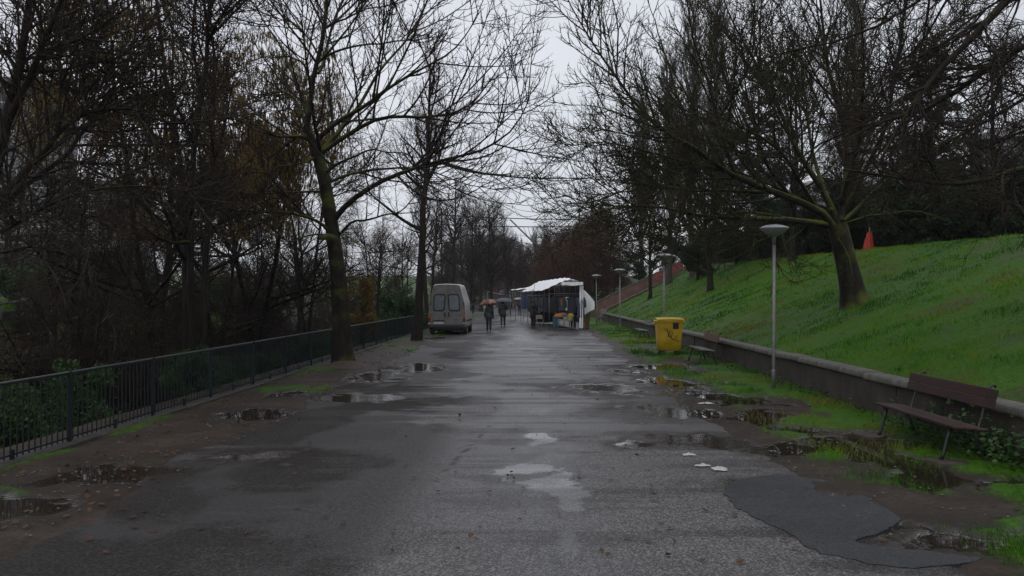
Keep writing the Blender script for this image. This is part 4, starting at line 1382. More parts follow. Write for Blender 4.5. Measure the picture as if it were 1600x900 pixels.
# ================================================================== benches
def bench(loc, length, mats, label):
    e = empty('park_bench', loc, 0, label, 'bench', 'benches along the slab wall')
    h = length / 2
    seat_m, back_m = mats
    for i, (x_, w) in enumerate(((0.02, .125), (.155, .125), (.29, .125))):
        MB().box((x_, 0, .447 - .012 * i), (w, length, .034), bev=.008, ry=.06).build('seat_slat', seat_m, e)
    for i, (z_, x_) in enumerate(((.721, .440), (.838, .468))):
        MB().box((x_, 0, z_), (.030, length - .06, .118), bev=.007, ry=.235).build('back_slat', back_m, e)
    for s_ in (-1, 1):
        y_ = s_ * (h - .26)
        MB().tube([(.04, y_, .425), (0, y_, .30), (-.05, y_, .10), (-.085, y_, .02)], [.022, .021, .02, .024], 8).build('leg', M_DARKMETAL, e)
        MB().tube([(.30, y_, .40), (.36, y_, .26), (.42, y_, .08), (.45, y_, .0)], [.022, .021, .02, .024], 8).build('leg', M_DARKMETAL, e)
        MB().tube([(-.02, y_, .418), (.15, y_, .408), (.30, y_, .392), (.375, y_, .42), (.405, y_, .52), (.455, y_, .72), (.495, y_, .88), (.525, y_, .925), (.565, y_, .93), (.58, y_, .905)], .018, 8).build('back_iron', M_DARKMETAL, e)
        MB().box((-.09, y_, .016), (.13, .07, .022), bev=.006).build('foot_plate', M_DARKMETAL, e)
    MB().tube([(.20, -h + .26, .33), (.20, h - .26, .33)], .012, 6).build('stretcher', M_DARKMETAL, e)
    return e
bench((5.02, 11.2, .0), 2.35, (M_WOOD_BR, M_WOOD_BR), 'dark brown wooden bench beside the muddy puddle, among leafy weeds')
bench((4.95, 25.6, .0), 2.1, (M_WOOD_GREY, M_WOOD_OLD), 'bench with rusty orange worn backrest next to the yellow bin')
bench((5.02, 40.0, .0), 2.1, (M_WOOD_GREY, M_WOOD_GREY), 'grey weathered bench standing in the grass past the yellow bin')
bench((5.02, 63.5, .0), 2.1, (M_WOOD_BR, M_WOOD_GREY), 'small dark bench by the wall end near the stair parapet')
# broken concrete pads under the first bench
for (x_, y_, sx_, sy_, rz) in ((4.82, 12.15, .42, .62, .3), (4.98, 10.2, .62, .5, -.2)):
    mb = MB()
    k = 11
    poly = [(sx_ * .5 * math.cos(2 * math.pi * i / k) * random.uniform(.7, 1.1), sy_ * .5 * math.sin(2 * math.pi * i / k) * random.uniform(.7, 1.1)) for i in range(k)]
    mb.prism(poly, -.04, .012, 'Z')
    o = mb.build('concrete_pad', M_WALL, None, (x_, y_, .02)); o.rotation_euler = (0, 0, rz)
    tag(o, 'broken concrete pad under the dark brown bench', 'slab', 'bench pads')

# ================================================================== yellow bin
bn = empty('wheeled_bin', (4.60, 28.2, 0), -.05, 'tall yellow wheeled refuse bin with graffiti and dark square patch', 'bin')
P = []
for (z_, wx_, wy_) in ((.20, .34, .46), (.215, .36, .48), (.6, .385, .51), (1.12, .42, .55), (1.16, .425, .555)):
    row = []
    c_ = .06
    for (sx_, sy_) in ((-1, -1), (1, -1), (1, 1), (-1, 1)):
        for t in range(4):
            a = {(-1, -1): math.pi, (1, -1): 1.5 * math.pi, (1, 1): 0, (-1, 1): .5 * math.pi}[(sx_, sy_)] + t * math.pi / 6
            row.append((sx_ * (wx_ - c_) + c_ * math.cos(a), .52 + sy_ * (wy_ - c_) + c_ * math.sin(a), z_))
    P.append(row)
b = MB().grid(P, True); b.add(P[0], [tuple(range(16))[::-1]])
b.build('body', M_YELLOW, bn)
MB().box((0, .52, 1.175), (.93, 1.18, .055), bev=.02).build('rim', M_YELLOW, bn)
ld = MB()
P = []
for i in range(9):
    t = i / 8
    yy = -.05 + 1.13 * t
    P.append([(-.45 + .9 * j / 8, yy, 1.212 + .055 * math.sin(math.pi * t) ** .6 + .02 * math.sin(math.pi * j / 8)) for j in range(9)])
ld.grid(P)
ld.build('lid', M_YELLOW, bn, solid=.02)
for s_ in (-1, 1):
    MB().tube([(s_ * .40, .02, 1.235), (s_ * .40, -.075, 1.225), (s_ * .28, -.085, 1.225), (s_ * .28, .02, 1.235)], .014, 6).build('lid_handle', M_YELLOW, bn)
    MB().lathe([(.0, -.05), (.045, -.05), (.045, .05), (0, .05)], (s_ * .455, .52, 1.10), 10, 'X').build('trunnion', M_YELLOW, bn)
    for yy in (.14, .90):
        w = MB().lathe([(.02, -.03), (.095, -.03), (.105, -.018), (.105, .018), (.095, .03), (.02, .03)], (s_ * .27, yy, .105), 18, 'X').build('wheel', M_RUBBER, bn)
        MB().lathe([(.0, -.034), (.05, -.034), (.05, .034), (0, .034)], (s_ * .27, yy, .105), 12, 'X').build('hub', M_STEEL, w)
        MB().box((s_ * .27, yy, .20), (.09, .12, .05), bev=.01).build('wheel_bracket', M_BLACKPL, bn)
def front(x_, z_, lift=.004):                      # a point on the sloping front of the bin
    yy = .52 - np.interp(z_, [.215, .6, 1.12], [.48, .51, .55])
    return (x_, yy - lift, z_)
MB().add([front(.08, .92, .006), front(.27, .92, .006), front(.27, 1.12, .006), front(.08, 1.12, .006), front(.08, .92, -.004), front(.27, .92, -.004), front(.27, 1.12, -.004), front(.08, 1.12, -.004)],
         [(0, 1, 2, 3), (0, 4, 5, 1), (1, 5, 6, 2), (2, 6, 7, 3), (3, 7, 4, 0)]).build('dark_square_patch', simple('square_patch', (.022, .014, .020), .5, .3, 9), bn)
GR = simple('graffiti_paint', (.030, .055, .045), .5, .3, 20)
strokes = [[(-.20, .93), (-.14, .90), (-.10, .84)], [(-.09, .95), (-.10, .86), (-.07, .74), (-.04, .66)], [(-.07, .66), (-.045, .80), (-.02, .90)], [(-.02, .90), (-.015, .76), (-.005, .63)],
           [(-.005, .63), (.05, .70), (.07, .80), (.03, .84)], [(.06, .78), (.03, .66), (.05, .58), (.12, .56)], [(.03, .60), (.10, .59)],
           [(.26, .68), (.20, .70), (.17, .65), (.21, .60), (.23, .54), (.28, .50)], [(.12, .62), (.15, .55), (.20, .55)]]
for st_ in strokes:
    MB().tube([front(a_, b_, .003) for a_, b_ in st_], .011, 5).build('graffiti_stroke', GR, bn)

# ================================================================== van
van = empty('parked_van', (-4.385, 44.3, 0), rad(-.6), 'dirty white high-roofed van parked by the railing, rear doors facing the road', 'van')
def van_ring(yy, belt, roof, ztop, zbot, shoulder):
    """closed cross-section at yy (x, z), half widths"""
    h = [(belt * .93, zbot), (belt * .985, zbot + .12), (belt, zbot + .45), (belt, .95), (belt * .985, 1.15), (belt * .955, shoulder), (roof + .05, ztop - .22), (roof + .01, ztop - .08), (roof - .05, ztop - .02), (roof - .16, ztop), (0, ztop + .025)]
    pts = [(-x_, yy, z_) for x_, z_ in h] + [(x_, yy, z_) for x_, z_ in h[-2::-1]]
    return pts
rings = [van_ring(.03, .955, .66, 2.58, .42, 1.62), van_ring(.0, .965, .67, 2.60, .40, 1.62), van_ring(.10, .975, .68, 2.63, .38, 1.62), van_ring(1.2, .985, .70, 2.64, .36, 1.62), van_ring(2.6, .985, .70, 2.62, .36, 1.62),
         van_ring(3.4, .985, .69, 2.50, .36, 1.60), van_ring(3.9, .98, .66, 2.20, .36, 1.50), van_ring(4.35, .97, .62, 1.55, .36, 1.20), van_ring(4.9, .93, .60, 1.22, .36, 1.0), van_ring(5.2, .84, .55, .98, .40, .85)]
body = MB().grid([r_ for r_ in rings[1:]], True)
n = len(rings[0])
body.add(rings[-1], [tuple(range(n))])
body.build('body', M_VANWHITE, van)
MB().add(rings[1], [tuple(range(n))[::-1]]).build('rear_panel', M_VANDIRT, van)
def plate(poly, y0, y1, mat, name, parent):
    return MB().prism(poly, y0, y1).build(name, mat, parent)
def rrect(x0, x1, z0, z1, r, n=5, topin=0.0):
    pts = []
    for (cx, cz, a0) in ((x1 - r, z0 + r, -90), (x1 - r, z1 - r, 0), (x0 + r, z1 - r, 90), (x0 + r, z0 + r, 180)):
        for k in range(n):
            a = rad(a0 + 90 * k / (n - 1))
            z_ = cz + r * math.sin(a)
            x_ = cx + r * math.cos(a)
            f = (z_ - z0) / (z1 - z0)
            x_ = x_ - math.copysign(topin * f, x_)
            pts.append((x_, z_))
    return pts
for s_ in (-1, 1):
    # door leaf follows the tapering body
    lo, hi = .02, .86
    poly = [(s_ * .006, .52), (s_ * .88, .52), (s_ * .90, .95), (s_ * .885, 1.45), (s_ * .80, 1.75), (s_ * .665, 2.36), (s_ * .006, 2.40)]
    if s_ < 0: poly = poly[::-1]
    dr = plate(poly, -.028, .004, M_VANDIRT, 'rear_door', van)
    def mirror(p): return [(s_ * x_, z_) for x_, z_ in (p if s_ > 0 else p[::-1])]
    plate(mirror(rrect(.10, .72, 1.225, 2.125, .13, topin=.06)), -.040, -.020, M_RUBBER, 'window_seal', dr)
    plate(mirror(rrect(.165, .655, 1.295, 2.055, .10, topin=.055)), -.046, -.030, M_VANGLASS, 'window_pane', dr)
    MB().box((s_ * .10, -.045, 1.05), (.07, .04, .24), bev=.012).build('door_handle', M_BLACKPL, dr)
    for z_ in (.78, 1.62):
        MB().box((s_ * (.90 if z_ < 1 else .845), -.035, z_), (.05, .05, .12), bev=.01).build('hinge', M_BLACKPL, dr)
    lamp = MB().box((s_ * .905, -.02, .80), (.115, .07, .52), bev=.02).build('tail_lamp', M_LENS_RED, van)
    MB().box((s_ * .905, -.028, .95), (.10, .07, .15), bev=.015).build('indicator_lens', M_LENS_ORANGE, lamp)
    MB().box((s_ * .905, -.027, .60), (.10, .07, .09), bev=.015).build('reverse_lens', M_PLATE, lamp)
    MB().box((s_ * .80, .12, .26), (.24, .03, .30), bev=.01).build('mud_flap', M_RUBBER, van)
    for yy in (.95, 4.15):
        w = MB().lathe([(.10, -.10), (.27, -.105), (.325, -.08), (.335, -.04), (.335, .04), (.325, .08), (.27, .105), (.10, .10)], (s_ * .86, yy, .335), 24, 'X').build('wheel', M_RUBBER, van)
        MB().lathe([(.0, -.108), (.12, -.108), (.2, -.095), (.205, .095), (.12, .108), (0, .108)], (s_ * .86, yy, .335), 20, 'X').build('rim', M_STEEL, w)
    MB().box((s_ * 1.06, 3.75, 1.42), (.10, .10, .28), bev=.03).build('door_mirror', M_BLACKPL, van)
    MB().tube([(s_ * .985, 3.72, 1.35), (s_ * 1.05, 3.75, 1.36)], .02, 6).build('mirror_arm', M_BLACKPL, van)
    MB().box((s_ * .992, 2.4, .72), (.02, 3.2, .10), bev=.006).build('rubbing_strip', M_BLACKPL, van)
    MB().box((s_ * .972, 3.35, 1.42), (.02, .75, .48), bev=.008, ry=-s_ * .10).build('side_window', M_VANGLASS, van)
MB().box((0, -.07, .455), (1.86, .20, .20), bev=.04).build('rear_bumper', M_BLACKPL, van)
MB().box((0, -.03, .33), (1.55, .12, .12), bev=.02).build('under_tray', M_BLACKPL, van)
MB().box((-.42, -.045, .735), (.62, .03, .07), bev=.008).build('plate_light_bar', M_BLACKPL, van)
MB().box((-.42, -.036, .62), (.52, .014, .11), bev=.003).build('number_plate', M_PLATE, van)
MB().box((.45, -.036, .80), (.20, .012, .025)).build('badge', M_BLACKPL, van)
MB().box((0, 2.6, .30), (1.5, 4.6, .20)).build('chassis', M_RUBBER, van)
MB().box((0, 5.2, .45), (1.7, .16, .25), bev=.04).build('front_bumper', M_BLACKPL, van)
MB().add([(-.62, 4.12, 1.95), (.62, 4.12, 1.95), (.80, 4.5, 1.38), (-.80, 4.5, 1.38)], [(0, 3, 2, 1)]).build('windscreen', M_VANGLASS, van, solid=.01)

# ================================================================== stairs up the bank
stx, sty = 5.9, 70.0
stair = empty('bank_stairs', (stx, sty, 0), 0, 'stairway climbing the bank between brick parapets with red handrails', 'stairs')
run, rise, nst = 6.6, 3.2, 18
for k in range(nst):
    MB().box((.15 + run * (k + .5) / nst, 1.3, .60 + rise * k / nst - .25), (run / nst - .01, 2.2, .62), bev=.01).build('step', M_CONC, stair)
def slab(y0, y1, zlo, zhi, mat, name, x0=-.3, x1=run + .4):
    s_ = rise / run
    za, zb = .60 + s_ * x0, .60 + s_ * x1
    poly = [(x0, za + zlo), (x1, zb + zlo), (x1, zb + zhi), (x0, za + zhi)]
    return MB().prism(poly, y0, y1).build(name, mat, stair)
slab(-.15, .17, -.8, .18, M_BRICK, 'near_parapet')
slab(-.20, .22, .18, .26, M_CAP, 'near_coping', -.35, run + .45)
slab(2.45, 2.75, -.8, 1.05, M_BRICK, 'far_parapet')
slab(2.40, 2.80, 1.05, 1.14, M_CAP, 'far_coping', -.35, run + .45)
for yy in (.02,):
    for k in range(6):
        x_ = 4.4 + k * .46
        zb_ = .60 + rise / run * x_ + .26
        MB().tube([(x_, yy, zb_ - .05), (x_, yy, zb_ + .85)], .022, 6).build('handrail_post', M_RED, stair)
    for h_ in (.35, .6, .85):
        MB().tube([(4.2, yy, .86 + rise / run * 4.2 + h_), (7.0, yy, .86 + rise / run * 7.0 + h_)], .028, 6).build('handrail', M_RED, stair)
MB().box((7.6, 1.3, 4.2), (.06, 3.4, .9), bev=.01).build('red_barrier', M_RED, stair)

# orange netting bundle on the bank top
nx0, ny0 = (1357 - 830) * 37 / FPX, 37.0
P = []
for i in range(10):
    t = i / 9
    r0_ = .19 * (1 - t) ** .8 + .06
    P.append([((r0_ + .035 * math.sin(7 * a + 3 * t)) * math.cos(a) + .05 * t, (r0_ + .035 * math.sin(7 * a + 3 * t)) * math.sin(a), -.1 + .92 * t) for a in np.linspace(0, 2 * math.pi, 30, endpoint=False)])
nb_ = empty('safety_netting', (nx0, ny0, TZ(nx0, ny0)), 0, 'bright orange-red netting gathered round a post on the bank top', 'netting')
MB().grid(P, True).build('net', M_ORANGE_NET, nb_)
MB().tube([(.05, 0, -.1), (.05, 0, 1.05)], .03, 8).build('post', M_WOOD_GREY, nb_)

# ================================================================== market stalls
stall = empty('market_stall', (2.05, 50.3, 0), rad(6.5), 'white-roofed clothes stall with hanging garments at the road edge', 'stall')
SL = 11.5
xs_prof = [(-1.38, 2.36), (-.95, 2.64), (-.45, 2.94), (-.10, 3.10), (.25, 3.14), (.62, 3.02), (1.0, 2.76)]
P = []
ny = 26
for i in range(ny):
    yy = -.25 + (SL + .5) * i / (ny - 1)
    sag = .07 * abs(math.sin(math.pi * i / 5.0)) ** .7
    hip = .17 * max(0, 1 - i / 2.0)
    row = []
    for j in range(25):
        t = j / 24 * (len(xs_prof) - 1)
        a = min(int(t), len(xs_prof) - 2)
        f_ = t - a
        x_ = xs_prof[a][0] + (xs_prof[a + 1][0] - xs_prof[a][0]) * f_
        z_ = xs_prof[a][1] + (xs_prof[a + 1][1] - xs_prof[a][1]) * f_
        w_ = math.sin(math.pi * j / 24)
        row.append((x_, yy, z_ - sag * (.4 + .6 * w_) * .8 - hip * w_ + .02 * math.sin(j * 1.7 + i * 2.3)))
    P.append(row)
MB().grid(P).build('roof_sheet', M_TARP, stall)
for k in range(6):
    yy = SL * k / 5
    for x_, z_ in ((-1.0, 2.46), (.95, 2.66)):
        MB().tube([(x_, yy, 0), (x_, yy, z_)], .022, 8).build('post', M_STEEL, stall)
    MB().tube([(-1.0, yy, 2.46), (-.1, yy, 2.9), (.2, yy, 2.92), (.95, yy, 2.66)], .02, 8).build('rafter', M_STEEL, stall)
    MB().tube([(-1.0, yy, 2.15), (.95, yy, 2.15)], .018, 8).build('cross_rail', M_STEEL, stall)
for x_, z_ in ((-1.0, 2.46), (.95, 2.66), (.05, 2.9), (-1.0, 2.05), (.95, 2.05)):
    MB().tube([(x_, 0, z_), (x_, SL, z_)], .018, 8).build('long_rail', M_STEEL, stall)
def drape(x0, y0, x1, y1, z0, z1, mat, name, parent, folds=5, amp=.05, n=24, m=10, flare_=0.0):
    P = []
    L_ = math.hypot(x1 - x0, y1 - y0) or 1
    nx1, ny1 = -(y1 - y0) / L_, (x1 - x0) / L_
    for i in range(m):
        t = i / (m - 1)
        row = []
        for j in range(n):
            s_ = j / (n - 1)
            w_ = amp * math.sin(2 * math.pi * folds * s_ + 1.3 * t) * (.35 + .65 * t) + flare_ * t
            row.append((x0 + (x1 - x0) * s_ + nx1 * w_, y0 + (y1 - y0) * s_ + ny1 * w_, z1 + (z0 - z1) * t + .02 * math.sin(9 * s_) * t))
        P.append(row)
    return MB().grid(P).build(name, mat, parent)
drape(.80, -.06, 1.04, -.02, .12, 2.62, M_TARP, 'end_curtain', stall, 2, .04)
drape(1.02, .1, 1.06, SL, .4, 2.66, cloth((.06, .058, .055)), 'back_sheet', stall, 14, .05, 90)
P = []
for i in range(12):
    t = i / 11
    P.append([(1.08 + s_ * (.35 + .55 * min(1, t * 1.6)), 1.4 + .05 * math.sin(7 * s_ + 3 * t), 2.55 - .25 * s_ - t * (1.95 - 1.1 * s_ ** .8 * (1 - .2 * t)) ) for s_ in np.linspace(0, 1, 14)])
MB().grid(P).build('side_flap', M_TARP, stall)
drape(-.30, -.27, .98, -.27, 2.64, 2.84, M_TARP, 'front_valance', stall, 5, .02, 30, 5)
drape(-.6, SL, .95, SL, .1, 2.45, cloth((.02, .022, .03)), 'far_end_sheet', stall, 7, .05, 40)

def garment(loc, rz, w, h, mat, label, group='garments hanging in the stall', kind='hanging_garment', sleeves=True, stripe=None):
    e = empty(kind, loc, rz, label, 'garment', group)     # origin at the hanger hook
    P = []
    m_, n_ = 9, 20
    ph = random.random() * 6
    for i in range(m_):
        t = i / (m_ - 1)
        half = w * .5 * (.30 + .70 * min(1, t / .12)) * (1 + .10 * t) if t < .12 else w * .5 * (1 + .12 * t)
        dep = .05 + .05 * min(1, t * 4)
        P.append([(half * math.cos(a) * (1 + .06 * math.sin(6 * a + ph) * t), dep * math.sin(a) * (1 + .35 * math.sin(5 * a + ph) * t), -.06 - h * t) for a in np.linspace(0, 2 * math.pi, n_, endpoint=False)])
    b_ = MB().grid(P, True)
    b_.add(P[0], [tuple(range(n_))]); b_.add(P[-1], [tuple(range(n_))[::-1]])
    b_.build('body', mat, e)
    if sleeves:
        for s_ in (-1, 1):
            MB().tube([(s_ * w * .42, 0, -.12), (s_ * w * .60, .01, -.30), (s_ * w * .66, .02, -.58), (s_ * w * .64, .03, -.72)], [.055, .065, .06, .05], 8).build('sleeve', mat, e)
    if stripe:
        MB().box((0, -.115, -.06 - h * .4), (w * .16, .02, h * .45), bev=.008).build('lining', stripe, e)
    MB().tube([(0, 0, .02), (0, .01, -.03), (0, 0, -.07)], .006, 5).build('hanger_hook', M_STEEL, e)
    return e
def S(x_, y_, z_):                                           # stall coordinates to the world
    a = rad(6.5)
    return (2.05 + x_ * math.cos(a) - y_ * math.sin(a), 50.3 + x_ * math.sin(a) + y_ * math.cos(a), z_)
NAVY, BLACK, GREYC = cloth((.016, .019, .034)), cloth((.012, .012, .014)), cloth((.16, .17, .19))
ORNG, WINE, WHT = cloth((.34, .09, .02)), cloth((.12, .018, .02)), cloth((.55, .55, .56))
GAR = [(-.72, .15, 2.03, .46, .95, BLACK, 'black long coat hanging beside the stall post', None), (-.25, .25, 2.03, .44, .82, cloth((.03, .045, .05)), 'dark jacket with orange lining hanging under the roof', ORNG),
       (.12, .35, 2.03, .42, .8, WHT, 'white shirt hanging between dark jackets', None), (.36, .25, 2.03, .50, .95, NAVY, 'navy padded jacket hanging in the middle of the stall', None),
       (.62, .4, 1.98, .44, .8, WINE, 'dark red pullover hanging beside the navy jacket', None), (.90, .05, 2.05, .40, 1.25, cloth((.045, .05, .09)), 'long blue-grey garments hanging against the end curtain', WHT)]
for (x_, y_, z_, w, h, mt, lab, sp_) in GAR:
    garment(S(x_, y_, z_), rad(6.5) + random.uniform(-.25, .25), w, h, mt, lab, stripe=sp_)
pal = [NAVY, BLACK, cloth((.08, .085, .095)), cloth((.025, .035, .065)), cloth((.05, .055, .065)), BLACK, cloth((.06, .05, .05))]
for k in range(13):
    yy = 1.2 + k * .78
    garment(S(-1.0, yy, 2.03), rad(6.5) + math.pi / 2 + random.uniform(-.5, .5), .44, random.uniform(.75, 1.1), pal[k % 7], 'dark garment hanging along the road side of the stall', 'garments along the stall side')
for k in range(7):
    yy = 1.0 + k * 1.2
    garment(S(.55, yy, 2.03), rad(6.5) + random.uniform(-.4, .4), .46, random.uniform(.8, 1.0), pal[(k * 3) % 7], 'garment hanging deep inside the stall', 'garments inside the stall')
# trestle table with clothes
tb = empty('trestle_table', S(-.28, -.75, 0), rad(4), 'trestle table with teal top piled with clothes before the stall', 'table')
MB().box((0, 0, .80), (1.25, .75, .03), bev=.006).build('table_top', cloth((.022, .085, .09)), tb)
for sx_ in (-1, 1):
    for sy_ in (-1, 1):
        MB().tube([(sx_ * .58, sy_ * .32, 0), (sx_ * .55, sy_ * .32, .79)], .016, 6).build('leg', M_STEEL, tb)
MB().tube([(-.57, -.32, .14), (.57, -.32, .14)], .013, 6).build('stretcher', M_STEEL, tb)
o = drape(-.60, -.385, -.30, -.385, .18, .82, cloth((.02, .085, .12)), 'teal_cloth', None, 2, .04); o.location = S(-.28, -.75, 0)
tag(o, 'dark teal cloth hanging over the table corner', 'cloth')
o = drape(-.02, -.39, .52, -.39, .58, .83, cloth((.24, .23, .08)), 'yellow_cloth', None, 2, .03); o.location = S(-.28, -.75, 0)
tag(o, 'pale yellow cloth hanging over the table front', 'cloth')
def heap(loc, sx_, sy_, sz_, mat, label, seed):
    r_ = np.random.default_rng(seed)
    P = []
    for i in range(7):
        t = i / 6
        P.append([(sx_ * math.cos(a) * math.cos(t * 1.5) ** .6 * (1 + .12 * math.sin(5 * a + seed)), sy_ * math.sin(a) * math.cos(t * 1.5) ** .6, sz_ * math.sin(t * 1.5) * (1 + .15 * math.sin(3 * a + seed))) for a in np.linspace(0, 2 * math.pi, 18, endpoint=False)])
    b_ = MB().grid(P, True); b_.add(P[-1], [tuple(range(18))])
    return tag(b_.build('clothes_pile', mat, None, loc), label, 'clothes', 'piles of clothes on the table')
heap(S(-.55, -.7, .816), .26, .24, .16, cloth((.30, .11, .03)), 'orange folded clothes piled on the teal table', 1)
heap(S(-.15, -.65, .816), .24, .22, .12, cloth((.02, .03, .14)), 'deep blue clothes piled on the teal table', 2)
heap(S(.16, -.75, .816), .18, .2, .18, cloth((.30, .20, .04)), 'yellow clothes piled at the table end', 3)
heap(S(-.25, -.4, .816), .30, .12, .20, cloth((.32, .06, .03)), 'rust-red clothes piled at the back of the table', 4)
# folding chair with a brown bag
ch = empty('folding_chair', S(-1.55, -.15, 0), rad(20), 'light folding chair standing beside the stall post', 'chair')
MB().box((0, 0, .45), (.42, .40, .03), bev=.01).build('seat', cloth((.22, .18, .14)), ch)
MB().box((0, .20, .78), (.42, .03, .24), bev=.01).build('backrest', cloth((.22, .18, .14)), ch)
for sx_ in (-1, 1):
    MB().tube([(sx_ * .19, -.22, 0), (sx_ * .19, .20, .90)], .012, 6).build('leg', M_STEEL, ch)
    MB().tube([(sx_ * .17, .24, 0), (sx_ * .17, -.16, .46)], .012, 6).build('leg', M_STEEL, ch)
# cardboard boxes behind the flap
for k in range(3):
    b_ = empty('cardboard_box', S(1.45, 2.0, .02 + k * .46), rad(8 * k), 'brown cardboard box stacked under the white side flap', 'box', 'boxes under the side flap')
    MB().box((0, 0, .22), (.62, .55, .44), bev=.008).build('carton', simple('cardboard', (.16, .085, .045), .8, .3, 6) if 'cardboard' not in MATS else MATS['cardboard'], b_)
    MB().box((0, -.278, .22), (.08, .006, .44)).build('tape', cloth((.25, .18, .10)), b_)

def small_stall(loc, rz, w, l, mats, label, roof_tilt=.35):
    e = empty('market_stall', loc, rz, label, 'stall')
    P = []
    for i in range(8):
        yy = l * i / 7
        P.append([(-w / 2 + w * j / 9, yy, 2.55 - roof_tilt * (j / 9) - .05 * math.sin(math.pi * i / 3.5) ** 2 + .02 * math.sin(j * 2)) for j in range(10)])
    MB().grid(P).build('roof_sheet', mats[0], e)
    for sx_ in (-1, 1):
        for yy in (.05, l / 2, l - .05):
            MB().tube([(sx_ * (w / 2 - .05), yy, 0), (sx_ * (w / 2 - .05), yy, 2.5 - (roof_tilt if sx_ > 0 else 0))], .022, 6).build('post', M_STEEL, e)
    drape(-w / 2 + .1, .06, w / 2 - .1, .06, 1.0, 2.2, mats[1], 'hung_goods', e, 6, .06, 40)
    MB().box((0, .5, .78), (w - .3, .8, .04), bev=.008).build('counter', mats[2], e)
    for sx_ in (-1, 1):
        MB().tube([(sx_ * (w / 2 - .3), .5, 0), (sx_ * (w / 2 - .3), .5, .77)], .02, 6).build('counter_leg', M_STEEL, e)
    return e
small_stall((.15, 66.5, 0), rad(8), 2.0, 7, (M_TARP, cloth((.025, .045, .10)), GREYC), 'further white-roofed stall with blue garments past the clothes stall', -.3)
small_stall((-3.5, 92, 0), rad(2), 2.6, 5, (M_TARP, cloth((.045, .05, .06)), GREYC), 'white-roofed stall on the railing side of the road', .5)
small_stall((.3, 92, 0), rad(6), 2.4, 6, (M_TARP_GREY, cloth((.07, .08, .10)), GREYC), 'small pale stall beyond the blue garments', .2)
# far pale vehicle at the road end
fv = empty('parked_van', (-1.9, 142, 0), rad(3), 'distant pale van parked at the end of the road', 'van')
MB().grid([van_ring(yy, .95, .75, zt, .4, 1.5) for yy, zt in ((0, 2.0), (.1, 2.1), (3.0, 2.1), (3.8, 1.4), (4.6, 1.1))], True).add(van_ring(0, .95, .75, 2.0, .4, 1.5), [tuple(range(21))[::-1]]).build('body', M_VANDIRT, fv)
MB().box((0, -.02, 1.55), (1.3, .04, .5), bev=.02).build('rear_window', M_VANGLASS, fv)
for sx_ in (-1, 1):
    for yy in (.8, 3.7):
        MB().lathe([(0, -.1), (.3, -.1), (.33, 0), (.3, .1), (0, .1)], (sx_ * .82, yy, .33), 14, 'X').build('wheel', M_RUBBER, fv)

# ================================================================== people and umbrellas
def skin_mesh(name, verts, edges, radii, mat, parent, root=0, sub=1):
    me = bpy.data.meshes.new(name)
    me.from_pydata(verts, edges, [])
    me.materials.append(mat)
    o = link(name, me, parent)
    md = o.modifiers.new('skin', 'SKIN')
    md.use_smooth_shade = True
    for i, r_ in enumerate(radii):
        sv = me.skin_vertices[0].data[i]
        sv.radius = (r_, r_) if isinstance(r_, (int, float)) else r_
        sv.use_root = (i == root)
    if sub:
        ss = o.modifiers.new('smooth', 'SUBSURF'); ss.levels = sub; ss.render_levels = sub
    return o

